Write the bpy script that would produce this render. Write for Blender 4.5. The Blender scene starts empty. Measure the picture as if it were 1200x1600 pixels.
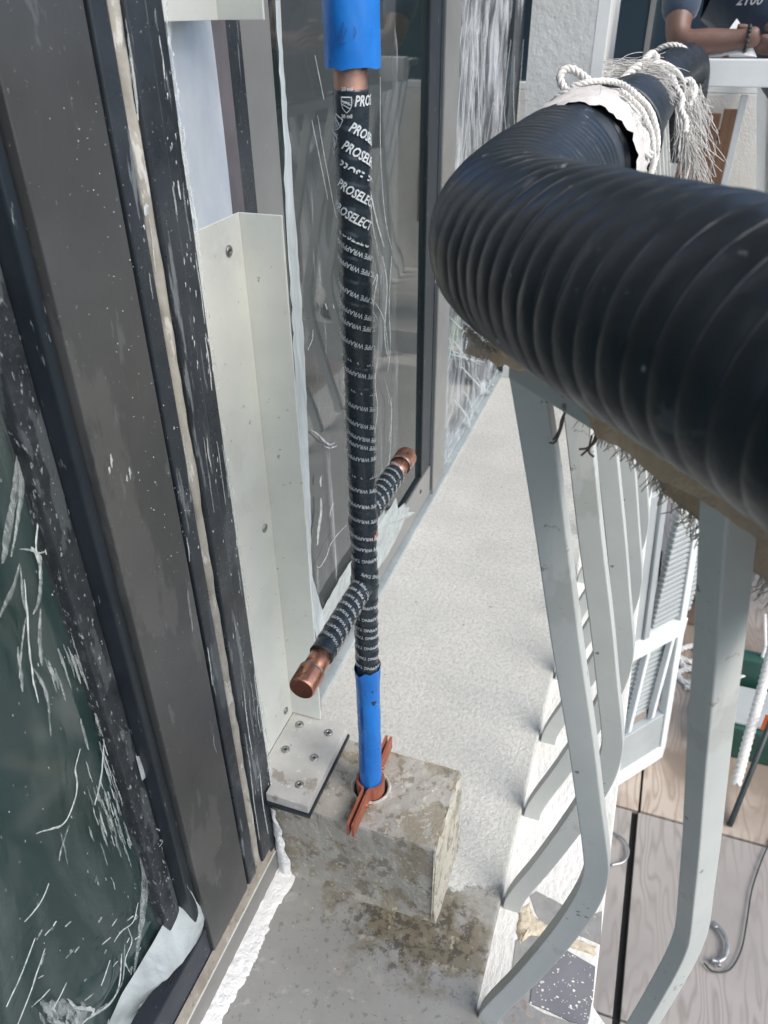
import bpy, bmesh, math, random
from mathutils import Vector, Matrix, noise
R=math.radians
random.seed(7)
SC=bpy.context.scene
COL=SC.collection

# ------------------------------------------------------------------ camera
F=1202.; TH=R(33.2); YAW=R(19.7); ROLL=R(-0.6); H=1.5
fw=Vector((-math.sin(YAW)*math.cos(TH),math.cos(YAW)*math.cos(TH),-math.sin(TH)))
rt=Vector((math.cos(YAW),math.sin(YAW),0)); up=rt.cross(fw)
r2=rt*math.cos(ROLL)+up*math.sin(ROLL); u2=-rt*math.sin(ROLL)+up*math.cos(ROLL)
CAMP=Vector((0,0,H))
cd=bpy.data.cameras.new('camera'); cam=bpy.data.objects.new('camera',cd); COL.objects.link(cam)
m3=Matrix((r2,u2,-fw)).transposed(); cam.matrix_world=Matrix.Translation(CAMP)@m3.to_4x4()
cd.sensor_fit='VERTICAL'; cd.sensor_height=36; cd.lens=36*F/1600
cd.clip_start=.02; cd.clip_end=500
cd.dof.use_dof=True; cd.dof.focus_distance=1.15; cd.dof.aperture_fstop=8.5
SC.camera=cam

# ------------------------------------------------------------------ light
SUN_EL=R(48); SUN_AZ=R(112)           # azimuth measured from +Y towards +X
w=bpy.data.worlds.new('World'); SC.world=w; w.use_nodes=True
nt=w.node_tree; bg=nt.nodes['Background']
sky=nt.nodes.new('ShaderNodeTexSky'); sky.sky_type='NISHITA'; sky.sun_disc=False
sky.sun_elevation=SUN_EL; sky.sun_rotation=SUN_AZ; sky.air_density=1.0; sky.dust_density=2.6; sky.ozone_density=1.0
nt.links.new(sky.outputs[0],bg.inputs[0]); bg.inputs[1].default_value=.15
sd=bpy.data.lights.new('sun','SUN'); sd.energy=1.3; sd.angle=R(35); sd.color=(1,.99,.96)
so=bpy.data.objects.new('sun',sd); COL.objects.link(so)
sv=Vector((math.sin(SUN_AZ)*math.cos(SUN_EL),math.cos(SUN_AZ)*math.cos(SUN_EL),math.sin(SUN_EL)))
so.rotation_euler=(-sv).to_track_quat('-Z','Y').to_euler(); so.location=(8,5,12)
SC.view_settings.view_transform='Standard'; SC.view_settings.look='None'; SC.view_settings.gamma=1
SC.view_settings.use_curve_mapping=False
SC.view_settings.exposure=.90
SC.cycles.max_bounces=10; SC.cycles.transparent_max_bounces=24
SC.cycles.use_denoising=True

# ------------------------------------------------------------------ measuring: where a sight line meets a real plane
def ray(x,y): return fw+r2*((x-600)/F)+u2*((800-y)/F)
def onZ(x,y,v): d=ray(x,y); return CAMP+d*((v-H)/d.z)
def onX(x,y,v): d=ray(x,y); return CAMP+d*(v/d.x)
def onY(x,y,v): d=ray(x,y); return CAMP+d*(v/d.y)
def atW(x,y,v): return CAMP+ray(x,y)*v

# ------------------------------------------------------------------ materials
def ramp(nt,a,b,inp,c0=(0,0,0,1),c1=(1,1,1,1)):
    n=nt.nodes.new('ShaderNodeValToRGB'); e=n.color_ramp.elements
    e[0].position=a; e[1].position=b; e[0].color=c0; e[1].color=c1
    nt.links.new(inp,n.inputs[0]); return n
def c4(c): return (c[0],c[1],c[2],1)
def mat(name,c1,c2=None,scale=8,rough=.6,metal=0,bump=0,bscale=80,specks=(),stretch=(1,1,1),detail=5,spec=.5,rvar=0,bstretch=None,sheen=0,trans=0,coat=0):
    m=bpy.data.materials.new(name); m.use_nodes=True; t=m.node_tree; L=t.links.new
    p=t.nodes['Principled BSDF']; p.inputs['Roughness'].default_value=rough; p.inputs['Metallic'].default_value=metal
    p.inputs['Specular IOR Level'].default_value=spec
    if coat: p.inputs['Coat Weight'].default_value=coat; p.inputs['Coat Roughness'].default_value=.08
    tc=t.nodes.new('ShaderNodeTexCoord'); mp=t.nodes.new('ShaderNodeMapping'); mp.inputs['Scale'].default_value=stretch
    L(tc.outputs['Object'],mp.inputs[0])
    def noi(s,d=detail,v=None,src=None):
        n=t.nodes.new('ShaderNodeTexNoise'); n.inputs['Scale'].default_value=s; n.inputs['Detail'].default_value=d; n.inputs['Roughness'].default_value=.6
        L((src or mp).outputs[0],n.inputs['Vector']); return n
    col=None
    c2=c2 or tuple(v*.8 for v in c1)
    n=noi(scale); rp=ramp(t,.32,.68,n.outputs[0],c4(c1),c4(c2)); col=rp.outputs[0]
    for i,(sc,th,cc,amt,st) in enumerate(specks):
        src=mp
        if st:
            src=t.nodes.new('ShaderNodeMapping'); src.inputs['Scale'].default_value=st; src.inputs['Location'].default_value=(i*3.1,1.7*i,.4); L(tc.outputs['Object'],src.inputs[0])
        th=.5+(th-.5)*.86; k=noi(sc,6,src=src); r=ramp(t,th,min(1,th+.035),k.outputs[0])
        ml=t.nodes.new('ShaderNodeMath'); ml.operation='MULTIPLY'; ml.inputs[1].default_value=amt; L(r.outputs[0],ml.inputs[0])
        mx=t.nodes.new('ShaderNodeMix'); mx.data_type='RGBA'; L(ml.outputs[0],mx.inputs[0]); L(col,mx.inputs[6]); mx.inputs[7].default_value=c4(cc); col=mx.outputs[2]
    L(col,p.inputs['Base Color'])
    if rvar:
        k=noi(scale*2.3,4); mr=t.nodes.new('ShaderNodeMapRange'); mr.inputs[3].default_value=max(0,rough-rvar); mr.inputs[4].default_value=min(1,rough+rvar)
        mr.inputs[1].default_value=.3; mr.inputs[2].default_value=.7
        L(k.outputs[0],mr.inputs[0]); L(mr.outputs[0],p.inputs['Roughness'])
    if bump:
        src=mp
        if bstretch: src=t.nodes.new('ShaderNodeMapping'); src.inputs['Scale'].default_value=bstretch; L(tc.outputs['Object'],src.inputs[0])
        k=noi(bscale,3,src=src); b=t.nodes.new('ShaderNodeBump'); b.inputs['Strength'].default_value=1; b.inputs['Distance'].default_value=bump
        L(k.outputs[0],b.inputs['Height']); L(b.outputs[0],p.inputs['Normal'])
    if sheen: p.inputs['Sheen Weight'].default_value=sheen
    return m

M={}
M['paint']=mat('railing_paint',(.52,.54,.515),(.44,.465,.45),5,.45,bump=.0002,bscale=60,specks=[(45,.70,(.16,.13,.10),.85,None),(9,.62,(.37,.38,.345),.5,None),(120,.70,(.30,.25,.18),.6,None),(14,.62,(.62,.63,.58),.4,(1,1,.2))])
M['stucco_white']=mat('white_stucco',(.70,.695,.665),(.57,.57,.535),5,.85,bump=.0035,bscale=110,bstretch=(1,.45,1),specks=[(20,.70,(.5,.48,.42),.5,None)])
M['col']=mat('column_stucco',(.62,.635,.63),(.54,.56,.555),3,.8,bump=.004,bscale=45)
M['caulk']=mat('white_caulk',(.82,.82,.80),(.72,.72,.70),20,.7,bump=.006,bscale=90)
M['alu']=mat('brushed_aluminium',(.80,.81,.74),(.68,.69,.64),5,.45,.22,bump=.0002,bscale=220,bstretch=(1,1,.02),rvar=.1,specks=[(60,.70,(.22,.21,.19),.7,None),(7,.62,(.60,.60,.55),.35,None)])
M['alu_plate']=mat('weathered_aluminium',(.62,.61,.57),(.47,.46,.43),14,.5,.2,bump=.0004,bscale=80,rvar=.1,specks=[(70,.64,(.75,.73,.68),.6,None),(22,.62,(.27,.24,.19),.7,None)])
M['alu_sheet']=mat('bright_sheet_metal',(.86,.90,.93),(.62,.70,.80),9,.42,.55,bump=.0006,bscale=30,stretch=(1,1,.5),rvar=.12,specks=[(26,.60,(.85,.87,.88),.6,(1,1,.35))])
M['bronze']=mat('bronze_anodised_frame',(.145,.145,.142),(.10,.104,.105),4,.36,.55,bump=.0001,bscale=200,bstretch=(1,1,.02),rvar=.08,specks=[(150,.70,(.42,.43,.42),.6,None),(9,.56,(.25,.245,.24),.35,(1,1,.35)),(34,.66,(.30,.31,.31),.35,(1,1,.25))])
M['grey_frame']=mat('grey_anodised_frame',(.40,.40,.39),(.32,.325,.32),4,.34,.6,rvar=.06,specks=[(60,.7,(.5,.5,.5),.5,None)])
M['dark_frame']=mat('dark_rubbed_frame',(.045,.055,.065),(.02,.026,.032),9,.33,.15,bump=.0005,bscale=60,rvar=.12,specks=[(60,.62,(.26,.29,.30),.6,(1,1,.10)),(200,.68,(.5,.52,.52),.6,None),(10,.56,(.10,.12,.135),.6,(1,1,.25))])
M['black_rubber']=mat('black_gasket',(.012,.018,.024),(.02,.028,.036),10,.4,specks=[(120,.68,(.3,.33,.34),.6,(1,1,.2))])
M['black_dusty']=mat('dusty_black_gasket',(.018,.022,.026),(.04,.045,.05),30,.45,bump=.001,bscale=150,specks=[(30,.54,(.09,.105,.11),.7,(1,1,.3)),(190,.64,(.42,.44,.44),.7,(1,1,.45)),(60,.64,(.20,.22,.22),.5,(1,1,.3))])
M['gasket_tan']=mat('old_tan_sealant',(.42,.40,.35),(.27,.25,.21),22,.75,bump=.0012,bscale=90,specks=[(50,.6,(.62,.60,.56),.7,(1,1,.3)),(34,.64,(.12,.11,.10),.7,(1,1,.3))])
M['purple']=mat('mauve_grey_strip',(.17,.155,.165),(.12,.11,.12),12,.5,.2,bstretch=(1,1,.03),bump=.0006,bscale=160)
M['sill_tan']=mat('dirty_sill',(.36,.33,.28),(.24,.21,.17),24,.75,bump=.0008,bscale=90,specks=[(60,.62,(.12,.10,.08),.6,None),(90,.66,(.6,.58,.54),.6,None)])
M['sill_grey']=mat('grey_sill_face',(.27,.265,.25),(.22,.215,.205),6,.5,.3,bump=.0002,bscale=90,specks=[(90,.7,(.5,.5,.48),.6,None)])
M['track']=mat('pale_sill_track',(.50,.55,.56),(.38,.43,.45),12,.45,.3,specks=[(50,.66,(.2,.21,.2),.6,None)])
M['copper']=mat('copper_pipe',(.72,.36,.25),(.50,.22,.14),30,.34,.9,bump=.0002,bscale=120,rvar=.14,specks=[(60,.60,(.34,.14,.09),.7,None),(90,.66,(.80,.55,.42),.6,None)])
M['copper_dull']=mat('dull_copper',(.42,.25,.19),(.31,.18,.14),40,.45,.6,bump=.0002,bscale=120,rvar=.1,specks=[(60,.62,(.22,.13,.10),.6,None),(120,.66,(.52,.38,.32),.6,None)])
M['copper_end']=mat('tarnished_cap_end',(.24,.09,.06),(.14,.05,.035),30,.42,.8,specks=[(60,.62,(.45,.22,.15),.5,None)])
M['clamp']=mat('copper_coated_clamp',(.40,.13,.075),(.30,.09,.05),30,.5,.15,bump=.0003,bscale=140,specks=[(70,.66,(.15,.07,.05),.7,None)])
M['tape']=mat('black_vinyl_wrap',(.028,.040,.050),(.018,.026,.034),30,.27,0,bump=.00025,bscale=40,rvar=.1)
M['tape_print']=mat('white_tape_print',(.66,.70,.71),(.42,.47,.49),60,.5)
M['bluetape']=mat('blue_film_tape',(.010,.19,.62),(.008,.14,.50),14,.33,0,bump=.0012,bscale=26,rvar=.1,bstretch=(1,1,.35))
M['bluedark']=mat('dark_blue_tape',(.012,.075,.27),(.01,.10,.36),30,.4,bump=.0008,bscale=40)
M['blueprint']=mat('faded_tape_ink',(.010,.07,.24),(.014,.10,.34),60,.5)
M['hose']=mat('black_corrugated_rubber',(.008,.012,.017),(.016,.023,.030),12,.40,0,bump=.0006,bscale=70,rvar=.1,spec=.55,specks=[(26,.69,(.10,.115,.12),.45,None),(4,.5,(.022,.028,.034),.5,(1,.3,1)),(60,.70,(.30,.32,.32),.7,None)])
M['ridge']=mat('hose_ridge_edge',(.045,.052,.058),(.02,.024,.028),30,.42)
M['rope']=mat('white_cotton_rope',(.74,.73,.70),(.58,.56,.53),60,.85,bump=.0008,bscale=260,sheen=.3)
M['cloth']=mat('pinkish_white_cloth',(.66,.63,.60),(.50,.47,.44),20,.9,bump=.003,bscale=40,sheen=.2)
M['burlap']=mat('brown_burlap',(.66,.50,.36),(.48,.35,.24),40,.95,bump=.002,bscale=260,specks=[(120,.62,(.48,.41,.33),.7,None)])
M['fray']=mat('burlap_threads',(.56,.53,.46),(.36,.33,.28),60,.9)
M['wire']=mat('old_tie_wire',(.16,.14,.13),(.25,.2,.17),60,.5,.6)
M['film']=None
M['screw']=mat('screw_steel',(.42,.42,.40),(.25,.25,.24),60,.38,.85)
M['dark']=mat('dark_recess',(.012,.012,.012),(.02,.02,.02),20,.8)
M['chalk']=mat('chalky_scratch',(.54,.58,.57),(.26,.30,.30),160,.8)
M['chalk_dim']=mat('faint_scratch',(.38,.43,.43),(.24,.29,.29),120,.7)
M['terrazzo']=mat('terrazzo_chip_tile',(.19,.19,.205),(.14,.14,.155),8,.6,bump=.0004,bscale=90)
M['chip']=mat('white_marble_chip',(.74,.73,.70),(.60,.58,.54),90,.6)
M['grout']=mat('cream_mortar',(.60,.54,.42),(.42,.35,.25),30,.9,bump=.005,bscale=90,specks=[(60,.60,(.24,.19,.13),.7,None)])
M['greypatch']=mat('bare_grey_mortar',(.30,.30,.29),(.21,.21,.205),22,.9,bump=.002,bscale=80,specks=[(60,.64,(.46,.42,.36),.6,None),(30,.64,(.20,.12,.09),.5,None)])
M['navy']=mat('navy_cotton',(.030,.052,.090),(.022,.040,.072),9,.85,bump=.004,bscale=9,sheen=.3)
M['skin']=mat('brown_skin',(.17,.10,.08),(.125,.07,.055),14,.5,bump=.0006,bscale=90)
M['hair']=mat('black_hair',(.012,.01,.01),(.02,.017,.015),30,.6)
M['trousers']=mat('white_work_trousers',(.60,.63,.64),(.48,.51,.53),6,.85,bump=.004,bscale=10)
M['paper']=mat('white_paper',(.82,.84,.86),(.74,.76,.78),10,.7)
M['white_text']=mat('white_shirt_print',(.8,.82,.84),(.7,.72,.75),40,.6)
M['green_plastic']=mat('dark_green_plastic',(.02,.075,.055),(.015,.055,.042),10,.4)
M['orange_text']=mat('orange_print',(.55,.11,.03),(.45,.08,.02),40,.5)
M['cable_black']=mat('black_cable',(.03,.045,.045),(.02,.03,.03),20,.5)
M['steel']=mat('galvanised_steel',(.45,.46,.46),(.30,.31,.32),30,.4,.8)
M['spool']=mat('dirty_brown_winch',(.24,.18,.14),(.15,.11,.09),30,.7,.1)
M['wood_dark']=mat('brown_door_wood',(.24,.13,.08),(.16,.09,.06),10,.55,stretch=(6,6,1))
M['leafy']=mat('foliage_far',(.04,.065,.035),(.055,.08,.045),.5,.9)
M['white_paint']=mat('white_painted_metal',(.74,.77,.77),(.66,.69,.69),5,.45)
M['greypanel']=mat('grey_shutter_paint',(.40,.43,.43),(.33,.36,.36),5,.5)

def floor_mat():
    m=bpy.data.materials.new('ledge_stucco_and_bare_concrete'); m.use_nodes=True; t=m.node_tree; L=t.links.new; N=t.nodes.new
    p=t.nodes['Principled BSDF']; tc=N('ShaderNodeTexCoord'); sx=N('ShaderNodeSeparateXYZ'); L(tc.outputs['Object'],sx.inputs[0])
    def no(s,d=5,r=.6):
        n=N('ShaderNodeTexNoise'); n.inputs['Scale'].default_value=s; n.inputs['Detail'].default_value=d; n.inputs['Roughness'].default_value=r; L(tc.outputs['Object'],n.inputs['Vector']); return n.outputs[0]
    def ma(op,a,b,c=None):
        n=N('ShaderNodeMath'); n.operation=op
        for i,v in enumerate((a,b,c)):
            if v is None: continue
            if hasattr(v,'is_linked') or hasattr(v,'node'): L(v,n.inputs[i])
            else: n.inputs[i].default_value=v
        return n.outputs[0]
    def mixc(f,a,b):
        n=N('ShaderNodeMix'); n.data_type='RGBA'; L(f,n.inputs[0])
        for i,v in ((6,a),(7,b)):
            if isinstance(v,tuple): n.inputs[i].default_value=c4(v)
            else: L(v,n.inputs[i])
        return n.outputs[2]
    stucco=mixc(ramp(t,.35,.65,no(4)).outputs[0],(.56,.56,.525),(.47,.475,.45))
    pits=ramp(t,.46,.60,no(85,3)).outputs[0]; stucco=mixc(ma('MULTIPLY',pits,.44),stucco,(.33,.335,.32)); p2=ramp(t,.52,.60,no(230,2)).outputs[0]; stucco=mixc(ma('MULTIPLY',p2,.35),stucco,(.66,.66,.63))
    stucco=mixc(ramp(t,.735,.75,no(38,2)).outputs[0],stucco,(.20,.20,.18))
    big=ramp(t,.48,.62,no(2.2,4)).outputs[0]; stucco=mixc(ma('MULTIPLY',big,.30),stucco,(.42,.42,.39))
    dark_shade=N('ShaderNodeMapRange'); dark_shade.inputs[1].default_value=-.125; dark_shade.inputs[2].default_value=-.088; L(ma('ADD',sx.outputs[0],ma('MULTIPLY',ma('SUBTRACT',no(9,5),.5),.05)),dark_shade.inputs[0])  # shading of the rounded outer edge, painted in as a darker band
    stucco=mixc(ma('MULTIPLY',dark_shade.outputs[0],.5),stucco,(.36,.37,.345))
    conc=mixc(ramp(t,.30,.70,no(5)).outputs[0],(.33,.33,.31),(.235,.235,.22))
    conc=mixc(ma('MULTIPLY',ramp(t,.6,.64,no(75,3)).outputs[0],.55),conc,(.14,.135,.12))
    conc=mixc(ma('MULTIPLY',ramp(t,.60,.66,no(26,6)).outputs[0],.7),conc,(.40,.395,.38))
    # stains around the foot of the block: distance from block front edge
    dx=ma('MULTIPLY',ma('SUBTRACT',sx.outputs[0],-.225),.80); dy=ma('SUBTRACT',sx.outputs[1],.785)
    d=ma('SQRT',ma('ADD',ma('MULTIPLY',dx,dx),ma('MULTIPLY',ma('MULTIPLY',dy,dy),1.8)),0)
    near=N('ShaderNodeMapRange'); near.inputs[1].default_value=.27; near.inputs[2].default_value=.07; L(d,near.inputs[0])
    st=ramp(t,.50,.60,ma('ADD',no(13,7,.7),ma('MULTIPLY',ma('SUBTRACT',near.outputs[0],.6),.30))).outputs[0]
    conc=mixc(ma('MULTIPLY',st,near.outputs[0]),conc,(.165,.145,.10))
    st2=ramp(t,.56,.62,ma('ADD',no(44,7,.75),ma('MULTIPLY',ma('SUBTRACT',near.outputs[0],.6),.18))).outputs[0]
    conc=mixc(ma('MULTIPLY',ma('MULTIPLY',st2,near.outputs[0]),.8),conc,(.05,.045,.035))
    st3=ramp(t,.60,.66,no(31,5)).outputs[0]
    conc=mixc(ma('MULTIPLY',ma('MULTIPLY',st3,near.outputs[0]),.8),conc,(.42,.38,.29))
    edge=ma('ADD',ma('ADD',sx.outputs[1],ma('MULTIPLY',ma('SUBTRACT',no(22,6,.7),.5),.09)),ma('MULTIPLY',sx.outputs[0],-.25))
    f=ramp(t,.925,.935,edge).outputs[0]
    L(mixc(f,conc,stucco),p.inputs['Base Color']); p.inputs['Roughness'].default_value=.85
    b=N('ShaderNodeBump'); b.inputs['Distance'].default_value=.0032; b.inputs['Strength'].default_value=1
    L(ma('ADD',ma('MULTIPLY',ma('MULTIPLY',no(120,2),f),1.0),ma('ADD',ma('MULTIPLY',no(260,3),.18),ma('MULTIPLY',f,.6))),b.inputs['Height']); L(b.outputs[0],p.inputs['Normal'])
    return m
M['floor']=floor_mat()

def block_mat():
    return mat('stained_concrete_block',(.40,.385,.34),(.29,.275,.235),11,.85,bump=.0022,bscale=120,specks=[(15,.50,(.235,.20,.13),.65,None),(34,.58,(.13,.11,.075),.6,None),(60,.60,(.52,.49,.42),.6,None),(140,.68,(.7,.69,.66),.8,None),(9,.66,(.20,.07,.05),.25,None)])
M['block']=block_mat()

def wood_mat(name,a,b,c):
    m=bpy.data.materials.new(name); m.use_nodes=True; t=m.node_tree; L=t.links.new; N=t.nodes.new
    p=t.nodes['Principled BSDF']; tc=N('ShaderNodeTexCoord'); mp=N('ShaderNodeMapping'); mp.inputs['Scale'].default_value=(2.4,.5,1); L(tc.outputs['Object'],mp.inputs[0])
    n=N('ShaderNodeTexNoise'); n.inputs['Scale'].default_value=2.6; n.inputs['Detail'].default_value=2.2; L(mp.outputs[0],n.inputs['Vector'])
    k=N('ShaderNodeMath'); k.operation='MULTIPLY'; k.inputs[1].default_value=13; L(n.outputs[0],k.inputs[0])
    fr=N('ShaderNodeMath'); fr.operation='PINGPONG'; fr.inputs[1].default_value=.5; L(k.outputs[0],fr.inputs[0])
    fr2=N('ShaderNodeMath'); fr2.operation='MULTIPLY'; fr2.inputs[1].default_value=2; L(fr.outputs[0],fr2.inputs[0])
    r=ramp(t,.45,1.0,fr2.outputs[0],c4(a),c4(b))
    n2=N('ShaderNodeTexNoise'); n2.inputs['Scale'].default_value=1.7; n2.inputs['Detail'].default_value=6; L(tc.outputs['Object'],n2.inputs['Vector'])
    mx=N('ShaderNodeMix'); mx.data_type='RGBA'; rr=ramp(t,.45,.62,n2.outputs[0]); L(rr.outputs[0],mx.inputs[0]); L(r.outputs[0],mx.inputs[6]); mx.inputs[7].default_value=c4(c)
    L(mx.outputs[2],p.inputs['Base Color']); p.inputs['Roughness'].default_value=.8
    return m
M['ply_grey']=wood_mat('weathered_grey_plywood',(.30,.28,.26),(.22,.20,.185),(.25,.235,.22))
M['ply_brown']=wood_mat('weathered_tan_plywood',(.40,.345,.29),(.28,.225,.18),(.21,.165,.13))

def glass_mat(name,base,rough=.04):
    m=bpy.data.materials.new(name); m.use_nodes=True; t=m.node_tree; p=t.nodes['Principled BSDF']
    p.inputs['Base Color'].default_value=c4(base); p.inputs['Roughness'].default_value=rough; p.inputs['IOR'].default_value=1.85 if 'reflective' in name else 1.55
    tc=t.nodes.new('ShaderNodeTexCoord'); n=t.nodes.new('ShaderNodeTexNoise'); n.inputs['Scale'].default_value=2.5; n.inputs['Detail'].default_value=2; t.links.new(tc.outputs['Object'],n.inputs['Vector'])
    b=t.nodes.new('ShaderNodeBump'); b.inputs['Distance'].default_value=.002; b.inputs['Strength'].default_value=.5; t.links.new(n.outputs[0],b.inputs['Height']); t.links.new(b.outputs[0],p.inputs['Normal'])
    return m
M['glass_near']=glass_mat('film_covered_tinted_glass',(.020,.042,.040),.09)
M['glass_far']=glass_mat('tinted_reflective_glass',(.014,.022,.022),.03)
M['glass_neigh']=glass_mat('dark_neighbour_glass',(.030,.050,.070),.06)

def film_mat(name,scale,lo,hi,stretch,maxa=.9,mina=.04,col=(.80,.84,.87),bump=.0015,bs=14):
    m=bpy.data.materials.new(name); m.use_nodes=True; t=m.node_tree; L=t.links.new; N=t.nodes.new
    p=t.nodes['Principled BSDF']; out=t.nodes['Material Output']
    p.inputs['Base Color'].default_value=c4(col); p.inputs['Roughness'].default_value=.22
    tc=N('ShaderNodeTexCoord'); mp=N('ShaderNodeMapping'); mp.inputs['Scale'].default_value=stretch; L(tc.outputs['Object'],mp.inputs[0])
    n=N('ShaderNodeTexNoise'); n.inputs['Scale'].default_value=scale; n.inputs['Detail'].default_value=7; n.inputs['Roughness'].default_value=.65; n.inputs['Distortion'].default_value=1.2; L(mp.outputs[0],n.inputs['Vector'])
    r=ramp(t,lo,hi,n.outputs[0]); mr=N('ShaderNodeMapRange'); mr.inputs[3].default_value=mina; mr.inputs[4].default_value=maxa; L(r.outputs[0],mr.inputs[0])
    tr=N('ShaderNodeBsdfTransparent'); mx=N('ShaderNodeMixShader'); L(mr.outputs[0],mx.inputs[0]); L(tr.outputs[0],mx.inputs[1]); L(p.outputs[0],mx.inputs[2]); L(mx.outputs[0],out.inputs[0])
    b=N('ShaderNodeBump'); b.inputs['Distance'].default_value=bump; n2=N('ShaderNodeTexNoise'); n2.inputs['Scale'].default_value=bs; n2.inputs['Detail'].default_value=5; L(mp.outputs[0],n2.inputs['Vector']); L(n2.outputs[0],b.inputs['Height']); L(b.outputs[0],p.inputs['Normal'])
    return m
M['film']=film_mat('clear_masking_film',22,.60,.74,(1,1,.10),.45,.05)
M['film_drape']=film_mat('crumpled_plastic_sheet',20,.46,.66,(1,1,.12),.50,.10,(.80,.84,.88),.006,12)
M['film_edge']=film_mat('doubled_film_edge',30,.25,.6,(1,1,.12),.85,.5,(.55,.62,.64))
M['film_peel']=film_mat('peeling_film_flap',14,.30,.60,(1,1,1),.92,.72,(.50,.55,.55),.01,20)

# ------------------------------------------------------------------ mesh helpers
def mesh(name,vs,fs,smooth=False):
    me=bpy.data.meshes.new(name); me.from_pydata([tuple(v) for v in vs],[],[tuple(f) for f in fs]); me.update()
    if smooth: me.polygons.foreach_set('use_smooth',[True]*len(me.polygons))
    return me
def obj(name,me,m,parent=None,label=None):
    o=bpy.data.objects.new(name,me); COL.objects.link(o)
    if m is not None:
        me.materials.clear(); me.materials.append(m)
    if parent is not None:
        o.parent=parent; o.matrix_parent_inverse=Matrix.Translation(-rootloc(parent))
    if label: o['label']=label
    return o
ROOT={}
def rootloc(p):
    return ROOT.get(p.name,Vector((0,0,0)))
def thing(name,label,cat,loc=(0,0,0),group=None):
    o=bpy.data.objects.new(name,None); COL.objects.link(o); o.location=loc; o['label']=label; o['category']=cat
    o.empty_display_size=.05
    if group: o['group']=group
    ROOT[o.name]=Vector(loc); return o
def tag(o,label,cat,group=None):
    o['label']=label; o['category']=cat
    if group: o['group']=group
    return o
def struct(o): o['kind']='structure'; return o
def stuff(o): o['kind']='stuff'; return o
def box(a,b,bev=0):
    bm=bmesh.new(); bmesh.ops.create_cube(bm,size=1)
    for v in bm.verts: v.co=Vector([ (a[i]+b[i])/2+v.co[i]*(b[i]-a[i]) for i in range(3)])
    if bev: bmesh.ops.bevel(bm,geom=bm.edges[:],offset=bev,segments=2,profile=.6,affect='EDGES')
    me=bpy.data.meshes.new('box'); bm.to_mesh(me); bm.free(); return me
def prism(poly,z0,z1,bev=0):
    n=len(poly); vs=[(p[0],p[1],z0) for p in poly]+[(p[0],p[1],z1) for p in poly]
    fs=[tuple(range(n-1,-1,-1)),tuple(range(n,2*n))]+[(i,(i+1)%n,n+(i+1)%n,n+i) for i in range(n)]
    bm=bmesh.new(); me=mesh('prism',vs,fs); bm.from_mesh(me); bmesh.ops.recalc_face_normals(bm,faces=bm.faces[:])
    if bev: bmesh.ops.bevel(bm,geom=bm.edges[:],offset=bev,segments=2,profile=.6,affect='EDGES')
    bm.to_mesh(me); bm.free(); return me
def catmull(pts,n):
    P=[Vector(p) for p in pts]; P=[P[0]*2-P[1]]+P+[P[-1]*2-P[-2]]; out=[]
    for i in range(1,len(P)-2):
        for k in range(n):
            t=k/n; a,b,c,d=P[i-1],P[i],P[i+1],P[i+2]
            out.append(.5*((2*b)+(c-a)*t+(2*a-5*b+4*c-d)*t*t+(3*b-a-3*c+d)*t**3))
    out.append(P[-2].copy()); return out
def frames(path):
    T=[]; n=len(path)
    for i in range(n): T.append((path[min(i+1,n-1)]-path[max(i-1,0)]).normalized())
    u=T[0].orthogonal().normalized(); U=[]
    for i in range(n):
        u=(u-T[i]*u.dot(T[i])).normalized(); U.append(u.copy())
    return T,U
def tube(path,r,sides=10,caps=True,prof=None):
    path=[Vector(p) for p in path]; T,U=frames(path); vs=[];fs=[]; s=0
    for i,p in enumerate(path):
        if i: s+=(p-path[i-1]).length
        V=T[i].cross(U[i])
        rr=r(i/(len(path)-1)) if callable(r) else r
        for k in range(sides):
            a=2*math.pi*k/sides; q=rr+(prof(s,a) if prof else 0)
            vs.append(p+U[i]*math.cos(a)*q+V*math.sin(a)*q)
    for i in range(len(path)-1):
        for k in range(sides):
            fs.append((i*sides+k,i*sides+(k+1)%sides,(i+1)*sides+(k+1)%sides,(i+1)*sides+k))
    if caps: fs.append(tuple(range(sides-1,-1,-1))); o=(len(path)-1)*sides; fs.append(tuple(o+k for k in range(sides)))
    return mesh('tube',vs,fs,True)
def merge(mes):
    vs=[];fs=[];
    for me in mes:
        o=len(vs); vs+= [v.co.copy() for v in me.vertices]; fs+=[tuple(o+i for i in p.vertices) for p in me.polygons]
    return mesh('merged',vs,fs,any(p.use_smooth for me in mes for p in me.polygons))
def flatgrid(fn,nu,nv,smooth=True):
    vs=[fn(i/nu,j/nv) for j in range(nv+1) for i in range(nu+1)]
    fs=[(j*(nu+1)+i,j*(nu+1)+i+1,(j+1)*(nu+1)+i+1,(j+1)*(nu+1)+i) for j in range(nv) for i in range(nu)]
    return mesh('grid',vs,fs,smooth)

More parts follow.
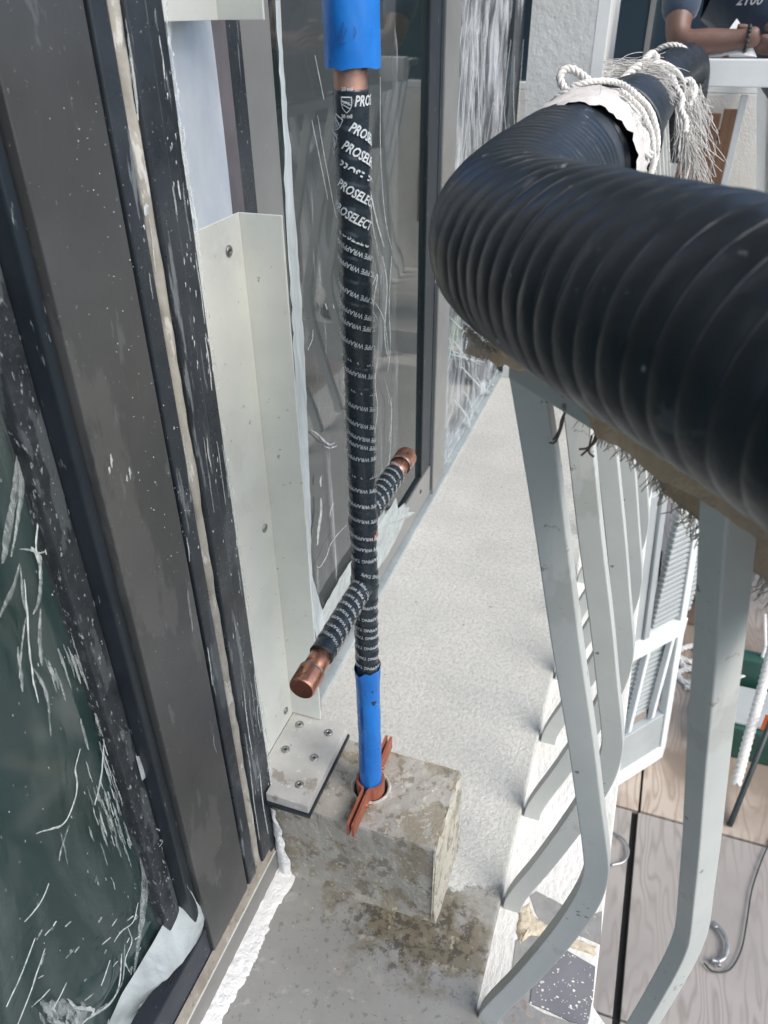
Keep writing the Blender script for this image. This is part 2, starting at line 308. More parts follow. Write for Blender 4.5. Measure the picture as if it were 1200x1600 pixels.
# ------------------------------------------------------------------ surroundings far below and opposite
g=obj('ground',flatgrid(lambda u,v:((u-.5)*700+0,(v-.5)*700,-13+1.2*noise.noise(Vector((u*40,v*40,0)))),60,60),
      mat('lawn_and_paths',(.045,.10,.06),(.11,.12,.075),.07,.9,specks=[(.16,.60,(.26,.20,.16),.8,None),(.5,.62,(.02,.06,.045),.8,None)])); struct(g)
def far_wood():
    vs=[];fs=[]; rnd=random.Random(3)
    for i in range(5200):
        a=rnd.uniform(-1.9,1.9); d=rnd.uniform(45,75); hgt=rnd.uniform(0,1)**.8
        top=-13+15.5+3.0*noise.noise(Vector((a*6,2,0)))
        c=Vector((math.cos(a)*d,math.sin(a)*d+5,-13+hgt*(top+13)))
        s=rnd.uniform(.5,1.3)
        for k in range(2):
            ax=Vector((rnd.gauss(0,1),rnd.gauss(0,1),rnd.gauss(0,1))).normalized(); bx=ax.orthogonal().normalized(); cx=ax.cross(bx)
            o=len(vs); vs+=[c+bx*s,c+cx*s,c-bx*s,c-cx*s]; fs.append((o,o+1,o+2,o+3))
    return mesh('wood',vs,fs)
o=obj('wood',far_wood(),M['leafy']); stuff(o); o['label']='dark green far-off wood seen only as a reflection'

# slab, ledge, outer strip
XE=-.078; nrm=Vector((.69,.724)).normalized(); dB=Vector((nrm.y,-nrm.x))
def cornerAt(off): # intersection of X=XE+off and n.p=.436+off
    x=XE+off; return (x,(.436+off-nrm.x*x)/nrm.y)
def lineB(off,t): c=Vector(cornerAt(off)); p=c+dB*t; return (p.x,p.y)
YEND=3.47
def deckpoly(off): return [(-1.6,-1.6),lineB(off,3.0)[:2] if False else (lineB(off,2.2)[0],-1.6),lineB(off,2.2),cornerAt(off),(XE+off,YEND+off),(-1.6,YEND+off)]
def bevelled_floor():
    bm=bmesh.new(); me=prism(deckpoly(0),-.06,0); bm.from_mesh(me)
    es=[e for e in bm.edges if abs(e.verts[0].co.z)<1e-6 and abs(e.verts[1].co.z)<1e-6]
    bmesh.ops.bevel(bm,geom=es,offset=.006,segments=3,profile=.5,affect='EDGES'); bm.to_mesh(me); bm.free(); return me
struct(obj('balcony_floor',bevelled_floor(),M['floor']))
strip=struct(obj('balcony_edge_strip',prism(deckpoly(.199),-.30,-.02,.004),M['stucco_white']))
def up_slab(): return [(-2.0,-.9),(lineB(.1,1.0)[0],-.9),lineB(.1,1.0),cornerAt(.1),(XE+.1,5.5),(-2.0,5.5)]
struct(obj('balcony_ceiling',prism(up_slab(),3.1,3.35),M['stucco_white']))

# chipped patches on the strip beside the first baluster
def patch(pts,z,h): return prism([ (q.x,q.y) for q in (onZ(x,y,z) for x,y in pts)][::-1],z-.004,z+h)
obj('bare_mortar_patch',patch([(828,1400),(838,1393),(868,1408),(888,1420),(905,1432),(925,1430),(941,1424),(938,1476),(905,1462),(880,1475),(850,1450),(836,1425)],-.02,.0015),M['greypatch'],strip)
obj('bare_mortar_patch',patch([(806,1470),(835,1450),(868,1478),(846,1505),(834,1530),(826,1570),(850,1584),(905,1602),(930,1610),(925,1680),(740,1680),(775,1600),(797,1545)],-.02,.0015),M['greypatch'],strip)
def lump(pts,z,h,seed):
    ps=[onZ(x,y,z) for x,y in pts]; c=sum(ps,Vector())/len(ps); n=len(ps)*4; ring=[]
    for i in range(n):
        a=ps[i//4]; b=ps[(i//4+1)%len(ps)]; q=a.lerp(b,(i%4)/4); ring.append(q+Vector((noise.noise(q*90+Vector((seed,0,0))),noise.noise(q*90+Vector((0,seed,5))),0))*.007)
    vs=[];L=5
    for k in range(L):
        f=[1,.9,.7,.4,.15][k]; hh=h*[0,.6,.9,1,1][k]
        for q in ring:
            p=c.lerp(q,f); vs.append((p.x,p.y,z+hh*(1+.6*noise.noise(p*120))))
    fs=[(k*n+i,k*n+(i+1)%n,(k+1)*n+(i+1)%n,(k+1)*n+i) for k in range(L-1) for i in range(n)]; fs.append(tuple((L-1)*n+i for i in range(n)))
    return mesh('lump',vs,fs,True)
obj('broken_mortar_edge',lump([(806,1452),(812,1420),(824,1410),(840,1436),(862,1452),(850,1468),(826,1462),(812,1478)],-.02,.006,1),M['grout'],strip)
obj('broken_mortar_edge',lump([(845,1445),(870,1455),(900,1470),(931,1478),(932,1492),(905,1488),(875,1474),(852,1462)],-.02,.006,2),M['grout'],strip)
tz=-.0165; tpts=[(862,1483),(885,1486),(930,1512),(926,1560),(918,1603),(893,1598),(860,1582),(828,1568),(831,1545),(848,1503)]
tile=obj('terrazzo_fragment',patch(tpts,-.02,.0035),M['terrazzo'],strip)
chips=[]; rc=random.Random(5)
from mathutils.geometry import intersect_point_tri_2d
def inpoly(x,y,P):
    r=False; j=len(P)-1
    for i in range(len(P)):
        if (P[i][1]>y)!=(P[j][1]>y) and x<(P[j][0]-P[i][0])*(y-P[i][1])/(P[j][1]-P[i][1])+P[i][0]: r=not r
        j=i
    return r
while len(chips)<120:
    x=rc.uniform(828,930); y=rc.uniform(1483,1603)
    if inpoly(x,y,tpts):
        q=onZ(x,y,tz); s=rc.choice([.0007,.0008,.001,.0012,.0014,.0018,.0028]); n=6; a0=rc.random()*6; st=rc.uniform(.5,1)
        vs=[(q.x+s*math.cos(a0+k)*rc.uniform(.7,1.2),q.y+s*st*math.sin(a0+k)*rc.uniform(.7,1.2),tz+.0006) for k in range(n)]
        chips.append(mesh('c',vs+[(v[0],v[1],tz-.001) for v in vs],[tuple(range(n))]+[(k,(k+1)%n,n+(k+1)%n,n+k) for k in range(n)]))
stuff(obj('marble_chips',merge(chips),M['chip'],strip))

# caulk bead along the near wall
cp=[];
def caulk():
    vs=[];fs=[];n=260;m=6
    for i in range(n+1):
        y=-.3+i/n*1.104; wd=.036+.016*noise.noise(Vector((y*9,0,0)))+.010*noise.noise(Vector((y*45,3,0)))+.006*noise.noise(Vector((y*160,3,0)))
        if y>.74: wd=.04+.012*noise.noise(Vector((y*30,1,0)))
        for j in range(m+1):
            f=j/m; z=(.0085*(1-f**1.3)+.0012)*(1+.35*noise.noise(Vector((y*70,f*5,0)))) if j<m else -.001
            vs.append((-.5282+wd*f,y,z))
    for i in range(n):
        for j in range(m): a=i*(m+1)+j; fs.append((a,a+1,a+m+2,a+m+1))
    return mesh('caulk',vs,fs,True)
tag(obj('caulk_bead',caulk(),M['caulk']),'thick rough white caulk bead along the foot of the near window sill','caulk')
def smear():
    def fn(u,v):
        z=.21*(1-v); y=.8045-.004*u; wd=.012+.022*v+.010*noise.noise(Vector((z*30,2,0)))
        x=-.5285+wd*u; p=Vector((x,y-.006*math.sin(u*math.pi)*(.4+v),z)); return p+Vector((0,-.003,0))*noise.noise(p*70)
    return flatgrid(fn,8,40)
tag(obj('caulk_smear',smear(),M['caulk']),'white caulk smeared down the left corner of the concrete block','caulk')
gr=[];rg=random.Random(21)
for i in range(420):
    y=rg.choice([rg.uniform(.45,1.0),rg.uniform(.45,2.6)]); x=rg.choice([rg.uniform(-.47,-.09),rg.uniform(-.47,-.09),-.10-abs(rg.gauss(0,.02)),-.60+abs(rg.gauss(0,.03))])
    if x<-.5 and y<1.02: continue
    if -.53<x<-.19 and .80<y<.995: continue
    s_=rg.choice([.0005,.0008,.0011,.0016]); c=Vector((x,y,0)); a0=rg.random()*6
    gr.append(mesh('g',[c+Vector((s_*rg.uniform(.6,1.5)*math.cos(a0+k*2.1),s_*rg.uniform(.6,1.5)*math.sin(a0+k*2.1),-.0003)) for k in range(3)]+[c+Vector((0,0,s_*.8))],[(0,1,3),(1,2,3),(2,0,3)]))
h_=len(gr)//2
bf=bpy.data.objects['balcony_floor']
stuff(obj('dark_grit',merge(gr[:h_]),mat('dark_grit',(.10,.095,.08),(.18,.165,.14),60,.9),bf)); stuff(obj('pale_grit',merge(gr[h_:]),M['chip'],bf))
# ------------------------------------------------------------------ near window wall
nw=thing('near_window','dark bronze window wall at the left with scratched film over its glass','window',(-.56,.2,0))
ZT=3.1
obj('glass_pane',box((-0.5958,-1.6,.172),(-0.5871,0.5398,ZT)),M['glass_near'],nw)
obj('bottom_rail',box((-0.5977,-1.6,.108),(-0.5360,0.5673,.180),.002),mat('dark_bottom_rail',(.05,.06,.075),(.035,.042,.055),6,.4,.3,rvar=.1,specks=[(120,.68,(.4,.42,.44),.8,None),(12,.62,(.12,.14,.16),.5,None)]),nw)
obj('glazing_gasket',box((-0.5880,0.5186,.177),(-0.5639,0.5514,ZT),.003),M['black_dusty'],nw)
obj('glazing_bead',box((-0.5977,0.5519,.177),(-0.5398,0.5673,ZT),.003),M['black_rubber'],nw)
obj('jamb_panel',box((-0.5977,0.5697,.108),(-0.5302,0.6936,ZT),.0015),M['bronze'],nw)
obj('groove',box((-0.5977,0.6938,.108),(-0.5418,0.6994,ZT)),M['dark'],nw)
obj('jamb_rib',box((-0.5977,0.6996,.108),(-0.5292,0.7278,ZT),.0025),M['dark_frame'],nw)
def rough_strip(y0,y1,x0,x1,z0,z1,amp):
    def fn(u,v):
        z=z0+(z1-z0)*v; k=math.sin(u*math.pi)
        return (x0+(x1-x0)*k+amp*.3*noise.noise(Vector((u*6,z*30,0))),y0+(y1-y0)*u+amp*noise.noise(Vector((u*2,z*22,7))),z)
    return flatgrid(fn,8,300)
obj('old_sealant',rough_strip(.7290,.7490,-.536,-.5265,.108,ZT,.0040),M['gasket_tan'],nw)
obj('jamb_rib',box((-0.5977,0.7495,.108),(-0.5263,0.7857,ZT),.003),M['dark_frame'],nw)
obj('jamb_edge',box((-0.5977,0.7861,.0450),(-0.5302,0.8213,ZT),.003),M['dark_frame'],nw)
obj('sill_cover',mesh('s',[(-.5285,-1.6,.072),(-.5285,.80,.072),(-.5345,.80,.107),(-.5345,-1.6,.107),(-.5285,-1.6,.03),(-.5285,.80,.03),(-.5345,.80,.03),(-.5345,-1.6,.03)],[(0,1,2,3),(4,7,6,5),(0,4,5,1),(2,6,7,3),(1,5,6,2),(0,3,7,4)]),M['sill_tan'],nw)
obj('sill_lip',box((-.5287,-1.6,.0705),(-.5270,.80,.0735)),M['alu'],nw)
obj('sill_face',box((-.56,-1.6,0),(-.5280,.804,.0700),.001),M['sill_grey'],nw)
# weep slot on the bottom rail
q=onX(268,1531,-.5358); obj('weep_slot',tube([(-.5360,q.y+.011*math.cos(a/8*2*math.pi),q.z+.006*math.sin(a/8*2*math.pi)) for a in range(9)],.0012,6),M['dark'],nw)

M['chalk']=film_mat('chalky_smear',90,.34,.60,(1,1,.5),.92,.30,(.62,.66,.65),.0005,60); M['chalk_dim']=film_mat('faint_smear',70,.36,.66,(1,1,.35),.55,.10,(.58,.63,.62),.0005,60)
M['film_near']=film_mat('dusty_adhesive_film',7,.46,.74,(1,1.6,.35),.13,.0,(.50,.56,.55),.0006,20)
def nf(u,v):
    z=.18+2.85*v; y=-1.5+2.03*u; return (-.5815+.0012*noise.noise(Vector((y*6,z*2,0))),y,z)
tag(obj('dusty_film',flatgrid(nf,60,60),M['film_near']),'dusty see-through protective film stuck over the near green-tinted glass','film')
# scratches and residue on the near glass: ribbons on the plane of the film
def ribbon(pts,wd,X=-.5795,taper=True,h=.0008,seed=0):
    P=[onX(x,y,X) for x,y in pts]
    P=catmull(P,6) if len(P)>2 else [P[0].lerp(P[1],k/6) for k in range(7)]
    n=len(P); vs=[];fs=[]
    for i,p in enumerate(P):
        t=(P[min(i+1,n-1)]-P[max(i-1,0)]).normalized(); s=Vector((0,-t.z,t.y))
        k=wd*.5*(math.sin(math.pi*(i+.35)/(n+.0))**.5 if taper else 1)*(1+.55*noise.noise(p*160+Vector((seed,0,0))))
        j=noise.noise(p*60+Vector((0,seed,3)))*.0012
        b=p+s*j
        vs+=[b-s*k,b+Vector((h,0,0)),b+s*k]
    for i in range(n-1): a=i*3; fs+=[(a,a+1,a+4,a+3),(a+1,a+2,a+5,a+4)]
    return mesh('r',vs,fs)
bright=[];dim=[]
def S(pts,w,b=True,**k): (bright if b else dim).append(ribbon(pts,w*(1.15 if b else 1.9),seed=len(bright)+len(dim)*7,**k))
S([(20,640),(30,700),(25,760),(12,830),(5,880)],.006,False); S([(35,650),(38,720),(30,800),(18,870)],.003,False); S([(27,640),(33,750),(22,850)],.003,False)
S([(52,755),(60,800),(56,850),(60,880)],.0025); S([(30,858),(48,860),(60,864),(78,860)],.0022); S([(78,850),(72,860),(80,870)],.004)
S([(48,855),(58,866),(63,880),(62,905)],.005); S([(60,880),(64,900),(61,940),(52,960)],.003,False); S([(30,880),(22,915),(8,945),(0,965)],.003,False)
S([(38,905),(42,950),(45,1000),(52,1060),(60,1098)],.0025); S([(32,885),(36,930),(44,965)],.002,False)
S([(92,880),(94,900),(88,915)],.003,False); S([(100,900),(106,940),(110,970),(116,1010)],.0028,False)
S([(64,950),(62,1000),(66,1040)],.003,False); S([(50,1040),(62,1060),(74,1090),(78,1130),(80,1150)],.0022,False)
S([(28,1010),(32,1050),(36,1080)],.0028,False); S([(40,965),(36,1000),(30,1060)],.0015,False)
for i in range(26): # fan of short strokes
    x=70+i*3.6+random.uniform(-2,2); y=1012+abs(i-12)*2.2+random.uniform(-16,16); l=random.uniform(30,66)
    S([(x,y),(x+l*.2,y+l*.5),(x+l*.34,y+l)],random.uniform(.0012,.0024),False)
for i in range(16):
    x=118+i*4+random.uniform(-2,2); y=990+i*3+random.uniform(-14,14); l=random.uniform(50,100)
    S([(x,y),(x+l*.14,y+l*.5),(x+l*.22,y+l)],random.uniform(.0012,.0024),False)
for i in range(90):
    x=random.gauss(172,17); y=random.gauss(1235,52); l=random.uniform(12,36)
    S([(x,y),(x+l*.16,y+l*.5),(x+l*.32,y+l)],random.uniform(.0009,.0020),random.random()<.25)
S([(125,1170),(118,1200),(121,1230),(110,1270),(95,1290),(70,1298),(56,1303)],.0026)
S([(108,1288),(98,1320),(92,1345)],.0018,False); S([(95,1300),(102,1330),(106,1350)],.0012,False)
S([(163,1150),(160,1200),(154,1235),(148,1258)],.0032); S([(192,1080),(200,1130),(208,1180),(214,1220)],.004,False)
S([(205,1170),(213,1230),(220,1300),(226,1360),(224,1420),(217,1470),(210,1520)],.009,False); S([(212,1200),(228,1260),(236,1320),(246,1360),(252,1390)],.004,False)
S([(250,1380),(246,1392),(256,1388),(240,1394)],.005); S([(246,1378),(252,1396)],.004)
S([(76,1380),(66,1405),(52,1425),(38,1441)],.0020); S([(55,1465),(42,1500),(30,1530),(10,1573)],.0024); S([(70,1482),(58,1520),(44,1560),(28,1600)],.0026)
S([(78,1545),(64,1560),(49,1573)],.0022); S([(216,1410),(208,1440),(190,1455),(178,1472)],.0022); S([(200,1450),(206,1470),(196,1500),(203,1520)],.0024)
S([(105,1560),(120,1574),(146,1578),(140,1590)],.0040); S([(190,1490),(186,1540),(170,1570),(140,1590),(128,1600)],.0042); S([(104,1535),(92,1560),(84,1575)],.0022)
S([(172,1500),(164,1525),(158,1540)],.0022); S([(195,1475),(192,1530),(176,1562),(150,1580)],.0022,False)
for i in range(30):
    x=random.uniform(60,225); y=random.uniform(1425,1600)+ (225-x)*.1; l=random.uniform(5,20); a=random.uniform(1.8,2.7)
    S([(x,y),(x+l*math.cos(a),y+l*math.sin(a))],random.uniform(.0010,.0030),random.random()<.6)
for i in range(30):
    x=random.uniform(60,130); y=random.uniform(1560,1600); S([(x,y),(x+random.uniform(5,14),y+random.uniform(8,22))],random.uniform(.002,.0045),False)
# streaks on the glazing gasket, seen as smeared film
for k in range(14):
    y0=random.uniform(420,1100); x0=12+(y0-400)*.245+random.uniform(-4,16); l=random.uniform(30,130)
    S([(x0,y0),(x0+l*.22+random.uniform(-2,3),y0+l*.5),(x0+l*.27,y0+l)],random.uniform(.0014,.0042),random.random()<.3)
S([(60,500),(50,560),(66,640),(70,680)],.003,False);S([(45,490),(44,540),(52,560)],.005,False)
for k in range(60): # scuffs over the gasket lower part
    y0=random.uniform(1180,1400); x0=230+(y0-1180)*.22+random.uniform(-14,26); a=random.uniform(-.9,1.2); l=random.uniform(4,14)
    S([(x0,y0),(x0+l*math.cos(a),y0+l*math.sin(a))],random.uniform(.0008,.002),random.random()<.5,X=-.562)
S([(250,1312),(262,1318),(270,1320)],.005,X=-.562); S([(243,1295),(256,1297),(262,1290)],.003,X=-.562)
S([(135,928),(150,950),(162,985),(150,975),(138,940)],.006,X=-.569); S([(137,920),(142,950),(150,970)],.005,X=-.569)
for i in range(60):
    x=random.gauss(185,22); y=random.gauss(1130,60); l=random.uniform(25,60)
    S([(x,y),(x+l*.14,y+l*.5),(x+l*.28,y+l)],random.uniform(.0012,.0026),False)
S([(182,1000),(196,1060),(210,1120),(220,1180),(228,1230)],.005,False)
for i in range(130):
    x=random.uniform(0,215); y=random.uniform(380,1590); l=random.uniform(1.5,5)
    if x>40+.2*(y-380): continue
    S([(x,y),(x+l*.2,y+l)],random.uniform(.0005,.0012),random.random()<.35)
for k in range(70): # long smears along the outer edge of the frame and its ribs
    y0=random.uniform(-20,1240); off=random.choice([random.uniform(2,12),random.uniform(2,12),random.uniform(14,38),random.uniform(60,85)]); l=random.uniform(20,120)
    f=lambda y:262+.137*y-off-(y*.012 if off>50 else 0)
    S([(f(y0),y0),(f(y0+l*.5)+random.uniform(-1.5,1.5),y0+l*.5),(f(y0+l),y0+l)],random.uniform(.0008,.0034),random.random()<.45,X=-.5252 if off<40 else -.5282)
stuff(obj('scratch_marks',merge(bright),M['chalk'],nw)); stuff(obj('faint_scratch_marks',merge(dim),M['chalk_dim'],nw))
# white patches stuck on jamb panel and ribs
wp=[]
def blob(x,y,X,s,st=2.2,ang=0):
    c=onX(x,y,X); vs=[c+Vector((.0012,0,0))]; n=9
    for k in range(n):
        a=2*math.pi*k/n; rr=s*random.uniform(.45,1.2); dy=rr*math.cos(a); dz=rr*st*math.sin(a)
        vs.append(c+Vector((.0001,dy*math.cos(ang)-dz*math.sin(ang),dy*math.sin(ang)+dz*math.cos(ang))))
    wp.append(mesh('b',vs,[(0,1+k,1+(k+1)%n) for k in range(n)]))
for x,y,s in ((174,720,.003),(171,735,.002),(203,740,.0028),(198,748,.002)): blob(x,y,-.5290,s,2.8,-.2)
for i in range(75):
    y=random.uniform(150,900); x=40+.225*y+random.gauss(42,22); blob(x,y,-.5290,random.uniform(.0003,.0009),1.6)
for x,y,s in ((228,328,.0045),(230,324,.003),(225,355,.0015),(225,375,.0015),(272,668,.002),(333,830,.0015),(293,850,.0015),(310,855,.002)): blob(x,y,-.5262,s,1.8)
for i in range(110):
    y=random.uniform(0,1340); x=262+.137*y-random.uniform(2,9); blob(x,y,-.5255 if random.random()<.5 else -.5288,random.uniform(.0006,.0020),random.uniform(2,6),-.1)
for i in range(55):
    y=random.uniform(100,1250); x=262+.137*y-random.uniform(10,34); blob(x,y,-.5255,random.uniform(.0005,.0012),random.uniform(2,9),-.12)
stuff(obj('plaster_splashes',merge(wp),M['chalk'],nw))
# peeling film flap at the bottom corner, standing off the glass
def flap():
    L=[(285,1378),(262,1432),(232,1488),(210,1520),(190,1556),(168,1600),(150,1640)]
    Rr=[(290,1382),(319,1424),(314,1462),(285,1505),(250,1540),(215,1572),(190,1640)]
    def fn(u,v):
        k=v*(len(L)-1); i=min(int(k),len(L)-2); f=k-i
        a=onX(*[L[i][c]*(1-f)+L[i+1][c]*f for c in (0,1)],-.5760); b=onX(*[Rr[i][c]*(1-f)+Rr[i+1][c]*f for c in (0,1)],-.5385)
        p=a.lerp(b,u); p.x+=.010*math.sin(u*math.pi)+.004*noise.noise(p*25); 
        if u>.98: p+=Vector((0,.003,.003))*noise.noise(p*90)
        return p
    return flatgrid(fn,14,40)
tag(obj('film_flap',flap(),M['film_peel']),'cloudy white flap of masking film peeling at the bottom corner of the near window','film')
q=[(232,1160),(243,1166),(243,1178),(232,1182),(222,1192),(218,1180),(214,1165)]
tag(obj('film_scrap',mesh('f',[onX(x-2,y,-.5625)+Vector((.002*(i%2),0,0)) for i,(x,y) in enumerate([(214,1181),(232,1184),(241,1182),(243,1200),(240,1210),(230,1212),(224,1220),(219,1208)])],[(0,1,2,3,4,5,6,7)]),M['film_peel']),'small torn scrap of cloudy film on the black gasket, right of the fan of scratches','film')

# ------------------------------------------------------------------ far window wall
fwn=thing('far_window','tall tinted window behind the pipe with grey frame and sliding track','window',(-.65,2.2,0))
XG=-.65
obj('glass_pane',box((XG-.012,1.20,.10),(XG-.004,2.18,ZT)),M['glass_far'],fwn)
obj('sheet_flashing',flatgrid(lambda u,v:(-.602+.0015*noise.noise(Vector((u*3,v*14,0))),.852+(.186+.004*noise.noise(Vector((3,v*9,0))))*u,.2+2.9*v),10,60),M['alu_sheet'],fwn)
obj('mauve_strip',box((-.64,1.04,.0),(-.603,1.078,ZT),.002),M['purple'],fwn)
obj('mullion',box((-.70,1.078,.0),(-.612,1.135,ZT),.002),M['dark_frame'],fwn)
obj('frame_post',box((-.70,1.1355,.0),(-.616,1.235,ZT),.002),M['grey_frame'],fwn)
obj('mullion',box((-.70,2.175,.155),(-.642,2.275,ZT),.003),M['black_rubber'],fwn)
obj('mullion_glazing_bead',box((-.70,2.275,.04),(-.640,2.298,ZT),.002),mat('blue_black_bead',(.03,.045,.06),(.02,.03,.042),5,.35,.3),fwn)
obj('frame_post',box((-.72,2.30,.02),(-.634,2.445,ZT),.003),M['grey_frame'],fwn)
obj('bottom_rail',box((-.70,1.02,.030),(-.6405,2.297,.150),.003),M['grey_frame'],fwn)
obj('rail_gasket',box((-.70,1.30,.150),(-.645,2.175,.158),.001),M['black_rubber'],fwn)
for (a,b,zt) in ((-.6505,-.6265,.012),(-.667,-.6515,.03),(-.69,-.668,.042),(-.71,-.691,.028)):
    obj('track_rail',box((a,1.0 if a>-.66 else 2.30,-.002),(b,3.49,zt),.002),M['track'],fwn)
q=onX(657,768,-.6405); obj('weep_slot',tube([(-.640,q.y+.008*math.cos(a/8*2*math.pi),q.z+.006*math.sin(a/8*2*math.pi)) for a in range(9)],.0012,6),M['dark'],fwn)
obj('opening_back',box((-1.3,1.6,-.3),(-1.28,5.4,ZT)),mat('dim_interior',(.05,.06,.075),(.03,.036,.045),3,.8),fwn)
obj('end_jamb',box((-.80,3.30,.04),(-.655,3.49,ZT),.002),M['dark_frame'],fwn)
# masking film on the far glass
def film_sheet():
    def fn(u,v):
        z=.02+2.4*v
        y0=1.318+.012*noise.noise(Vector((z*3,0,0))); y1=1.93+.03*noise.noise(Vector((z*7,3,0)))+.02*noise.noise(Vector((z*25,9,0)))
        bot=.16+.05*noise.noise(Vector((u*9,0,1)))
        y=y0+(y1-y0)*u; zz=max(z,bot-.04)
        return (XG+.002+.004*abs(noise.noise(Vector((u*8,z*3,2)))),y,zz)
    return flatgrid(fn,40,80)
fs_=tag(obj('masking_film',film_sheet(),M['film']),'clear wrinkled masking film stuck over the tinted glass behind the pipe','film')
def strip_poly(L,Rr,XX,n=60):
    def fn(u,v):
        k=v*(len(L)-1); i=min(int(k),len(L)-2); f=k-i
        a=onX(*[L[i][c]*(1-f)+L[i+1][c]*f for c in (0,1)],XX); b=onX(*[Rr[i][c]*(1-f)+Rr[i+1][c]*f for c in (0,1)],XX)
        p=a.lerp(b,u); p.x+=.003*noise.noise(p*40); p.y+=.002*noise.noise(p*60); return p
    return flatgrid(fn,6,n)
obj('doubled_edge',strip_poly([(430,0),(440,160),(450,400),(462,600),(470,800),(482,950),(499,1010)],[(437,0),(448,160),(466,400),(477,560),(484,760),(488,900),(512,985)],-.6125),M['film_edge'],fs_)
obj('torn_lower_edge',strip_poly([(590,800),(600,790),(560,860),(530,905),(500,960)],[(640,792),(622,835),(604,870),(560,930),(503,985)],-.6395,40),M['film_peel'],fs_)
def ragged():
    pts=[(585,830),(600,806),(612,790),(619,777),(622,795),(632,786),(637,800),(650,800),(641,806),(630,812),(620,816),(617,823),(612,834),(613,842),(605,852),(600,858),(596,864),(590,868),(593,872),(586,877),(580,870)]
    P=[onX(x,y,-.6385) for x,y in pts]; c=onX(603,820,-.634); vs=[c]+P; n=len(P)
    return mesh('rg',vs,[(0,1+i,1+(i+1)%n) for i in range(n)])
obj('ragged_corner',ragged(),M['film_peel'],fs_)
fr=[]
def SF(pts,w,X=-.6445): fr.append(ribbon(pts,w,X=X,seed=len(fr)*3))
SF([(489,516),(488,530),(481,547)],.0022);SF([(486,672),(498,680),(508,690),(516,695),(523,692)],.0045);SF([(506,697),(516,700),(526,697)],.003)
SF([(502,743),(501,752),(502,760)],.010);SF([(501,778),(502,800),(498,825),(496,852)],.016);SF([(521,786),(517,797),(515,808)],.004)
SF([(542,820),(530,832),(517,850),(510,870),(500,886),(494,884)],.0032);SF([(492,86),(500,125),(506,156)],.0025);SF([(487,187),(500,250),(512,312)],.0025);SF([(496,180),(508,250),(525,340)],.002);SF([(508,474),(511,483)],.006);SF([(520,475),(522,482)],.004)
for pts,w in (([(575,285),(580,305),(590,350),(600,385)],.006),([(578,300),(582,350),(592,400)],.003),([(594,120),(595,250),(602,340),(612,390)],.0025),([(598,400),(605,450),(601,520),(606,560)],.006),([(585,470),(600,500),(608,560)],.003),([(590,560),(586,600),(590,640),(583,690)],.004),([(612,400),(608,470),(610,540),(606,580)],.004),([(612,620),(610,700),(604,745)],.0025),([(580,450),(590,430),(583,480),(590,500)],.004),([(600,590),(612,640),(608,690)],.002)):
    SF(pts,w,-.6440)
stuff(obj('glue_smears',merge(fr),M['chalk'],fs_))

# plastic sheet draped over the open bay
def drape():
    def fn(u,v):
        z=.03+2.6*v; y=2.43+1.02*u
        y+=.05*noise.noise(Vector((u*3,z*2.5,5)))*(1 if 0<u<1 else .3)
        if v<.05: z+=.03*noise.noise(Vector((u*10,0,0)))
        x=-.665+.045*noise.noise(Vector((u*7,z*1.3,0)))+.03*abs(noise.noise(Vector((u*22+z*1.5,z*2.2,4))))+.012*noise.noise(Vector((u*50,z*9,8)))
        return (x,y,z)
    return flatgrid(fn,90,110)
tag(obj('plastic_sheet',drape(),M['film_drape']),'crumpled clear plastic sheet hung over the open bay left of the white column','plastic sheet')
cz=[];rq=random.Random(8)
for k in range(46):
    x0=rq.uniform(698,818); y0=rq.uniform(-10,330); l=rq.uniform(60,330); dx=rq.uniform(-.16,.05)
    cz.append(ribbon([(x0,y0),(x0+dx*l*.5+rq.uniform(-4,4),y0+l*.5),(x0+dx*l,y0+l)],rq.uniform(.002,.010),X=-.635,seed=k))
for k in range(30):
    x0=rq.uniform(690,770); y0=rq.uniform(470,640); l=rq.uniform(25,90); a=rq.choice([rq.uniform(1.2,1.9),rq.uniform(.2,1.2)])
    cz.append(ribbon([(x0,y0),(x0+l*.5*math.cos(a)+rq.uniform(-5,5),y0+l*.5*math.sin(a)),(x0+l*math.cos(a),y0+l*math.sin(a))],rq.uniform(.003,.012),X=-.635,seed=k))
stuff(obj('creases',merge(cz),M['film_peel'],bpy.data.objects['plastic_sheet']))
# column
colo=thing('column','white stucco column at the far end of the ledge behind the hose','column',(-.5,3.6,0))
obj('shaft',prism([(-.632,3.50),(-.385,3.50),(-.345,3.53),(-.345,3.95),(-.632,3.95)],-.02,ZT),M['col'],colo)
obj('corner_bead',prism([(-.384,3.4985),(-.340,3.4985),(-.340,3.53),(-.384,3.53)],-.02,ZT),M['white_paint'],colo)

# ------------------------------------------------------------------ aluminium angles and base plate
XA=-.564; YA=.991
def screw(x,y,z,ax,parent,r=.0062,dark_shade=False):
    n=Vector(ax); u=n.orthogonal().normalized(); v=n.cross(u); c=Vector((x,y,z)); vs=[];fs=[];N=14
    for (rr,hh) in ((r*1.0,0),(r,.0022),(r*.72,.0034),(r*.42,.0036),(r*.34,.0016)):
        for k in range(N): a=2*math.pi*k/N; vs.append(c+u*math.cos(a)*rr+v*math.sin(a)*rr+n*hh)
    for l in range(4):
        for k in range(N): fs.append((l*N+k,l*N+(k+1)%N,(l+1)*N+(k+1)%N,(l+1)*N+k))
    fs.append(tuple(4*N+k for k in range(N)))
    s=obj('screw',mesh('screw',vs,fs,True),M['screw'],parent)
    obj('socket',mesh('sk',[c+u*math.cos(a)*r*.33+v*math.sin(a)*r*.33+n*.0019 for a in [2*math.pi*k/6 for k in range(6)]],[tuple(range(6))]),M['dark'],s); return s
ca=thing('corner_angle','tall aluminium corner angle standing on the concrete block between the two windows','metal angle',(XA,YA,.262))
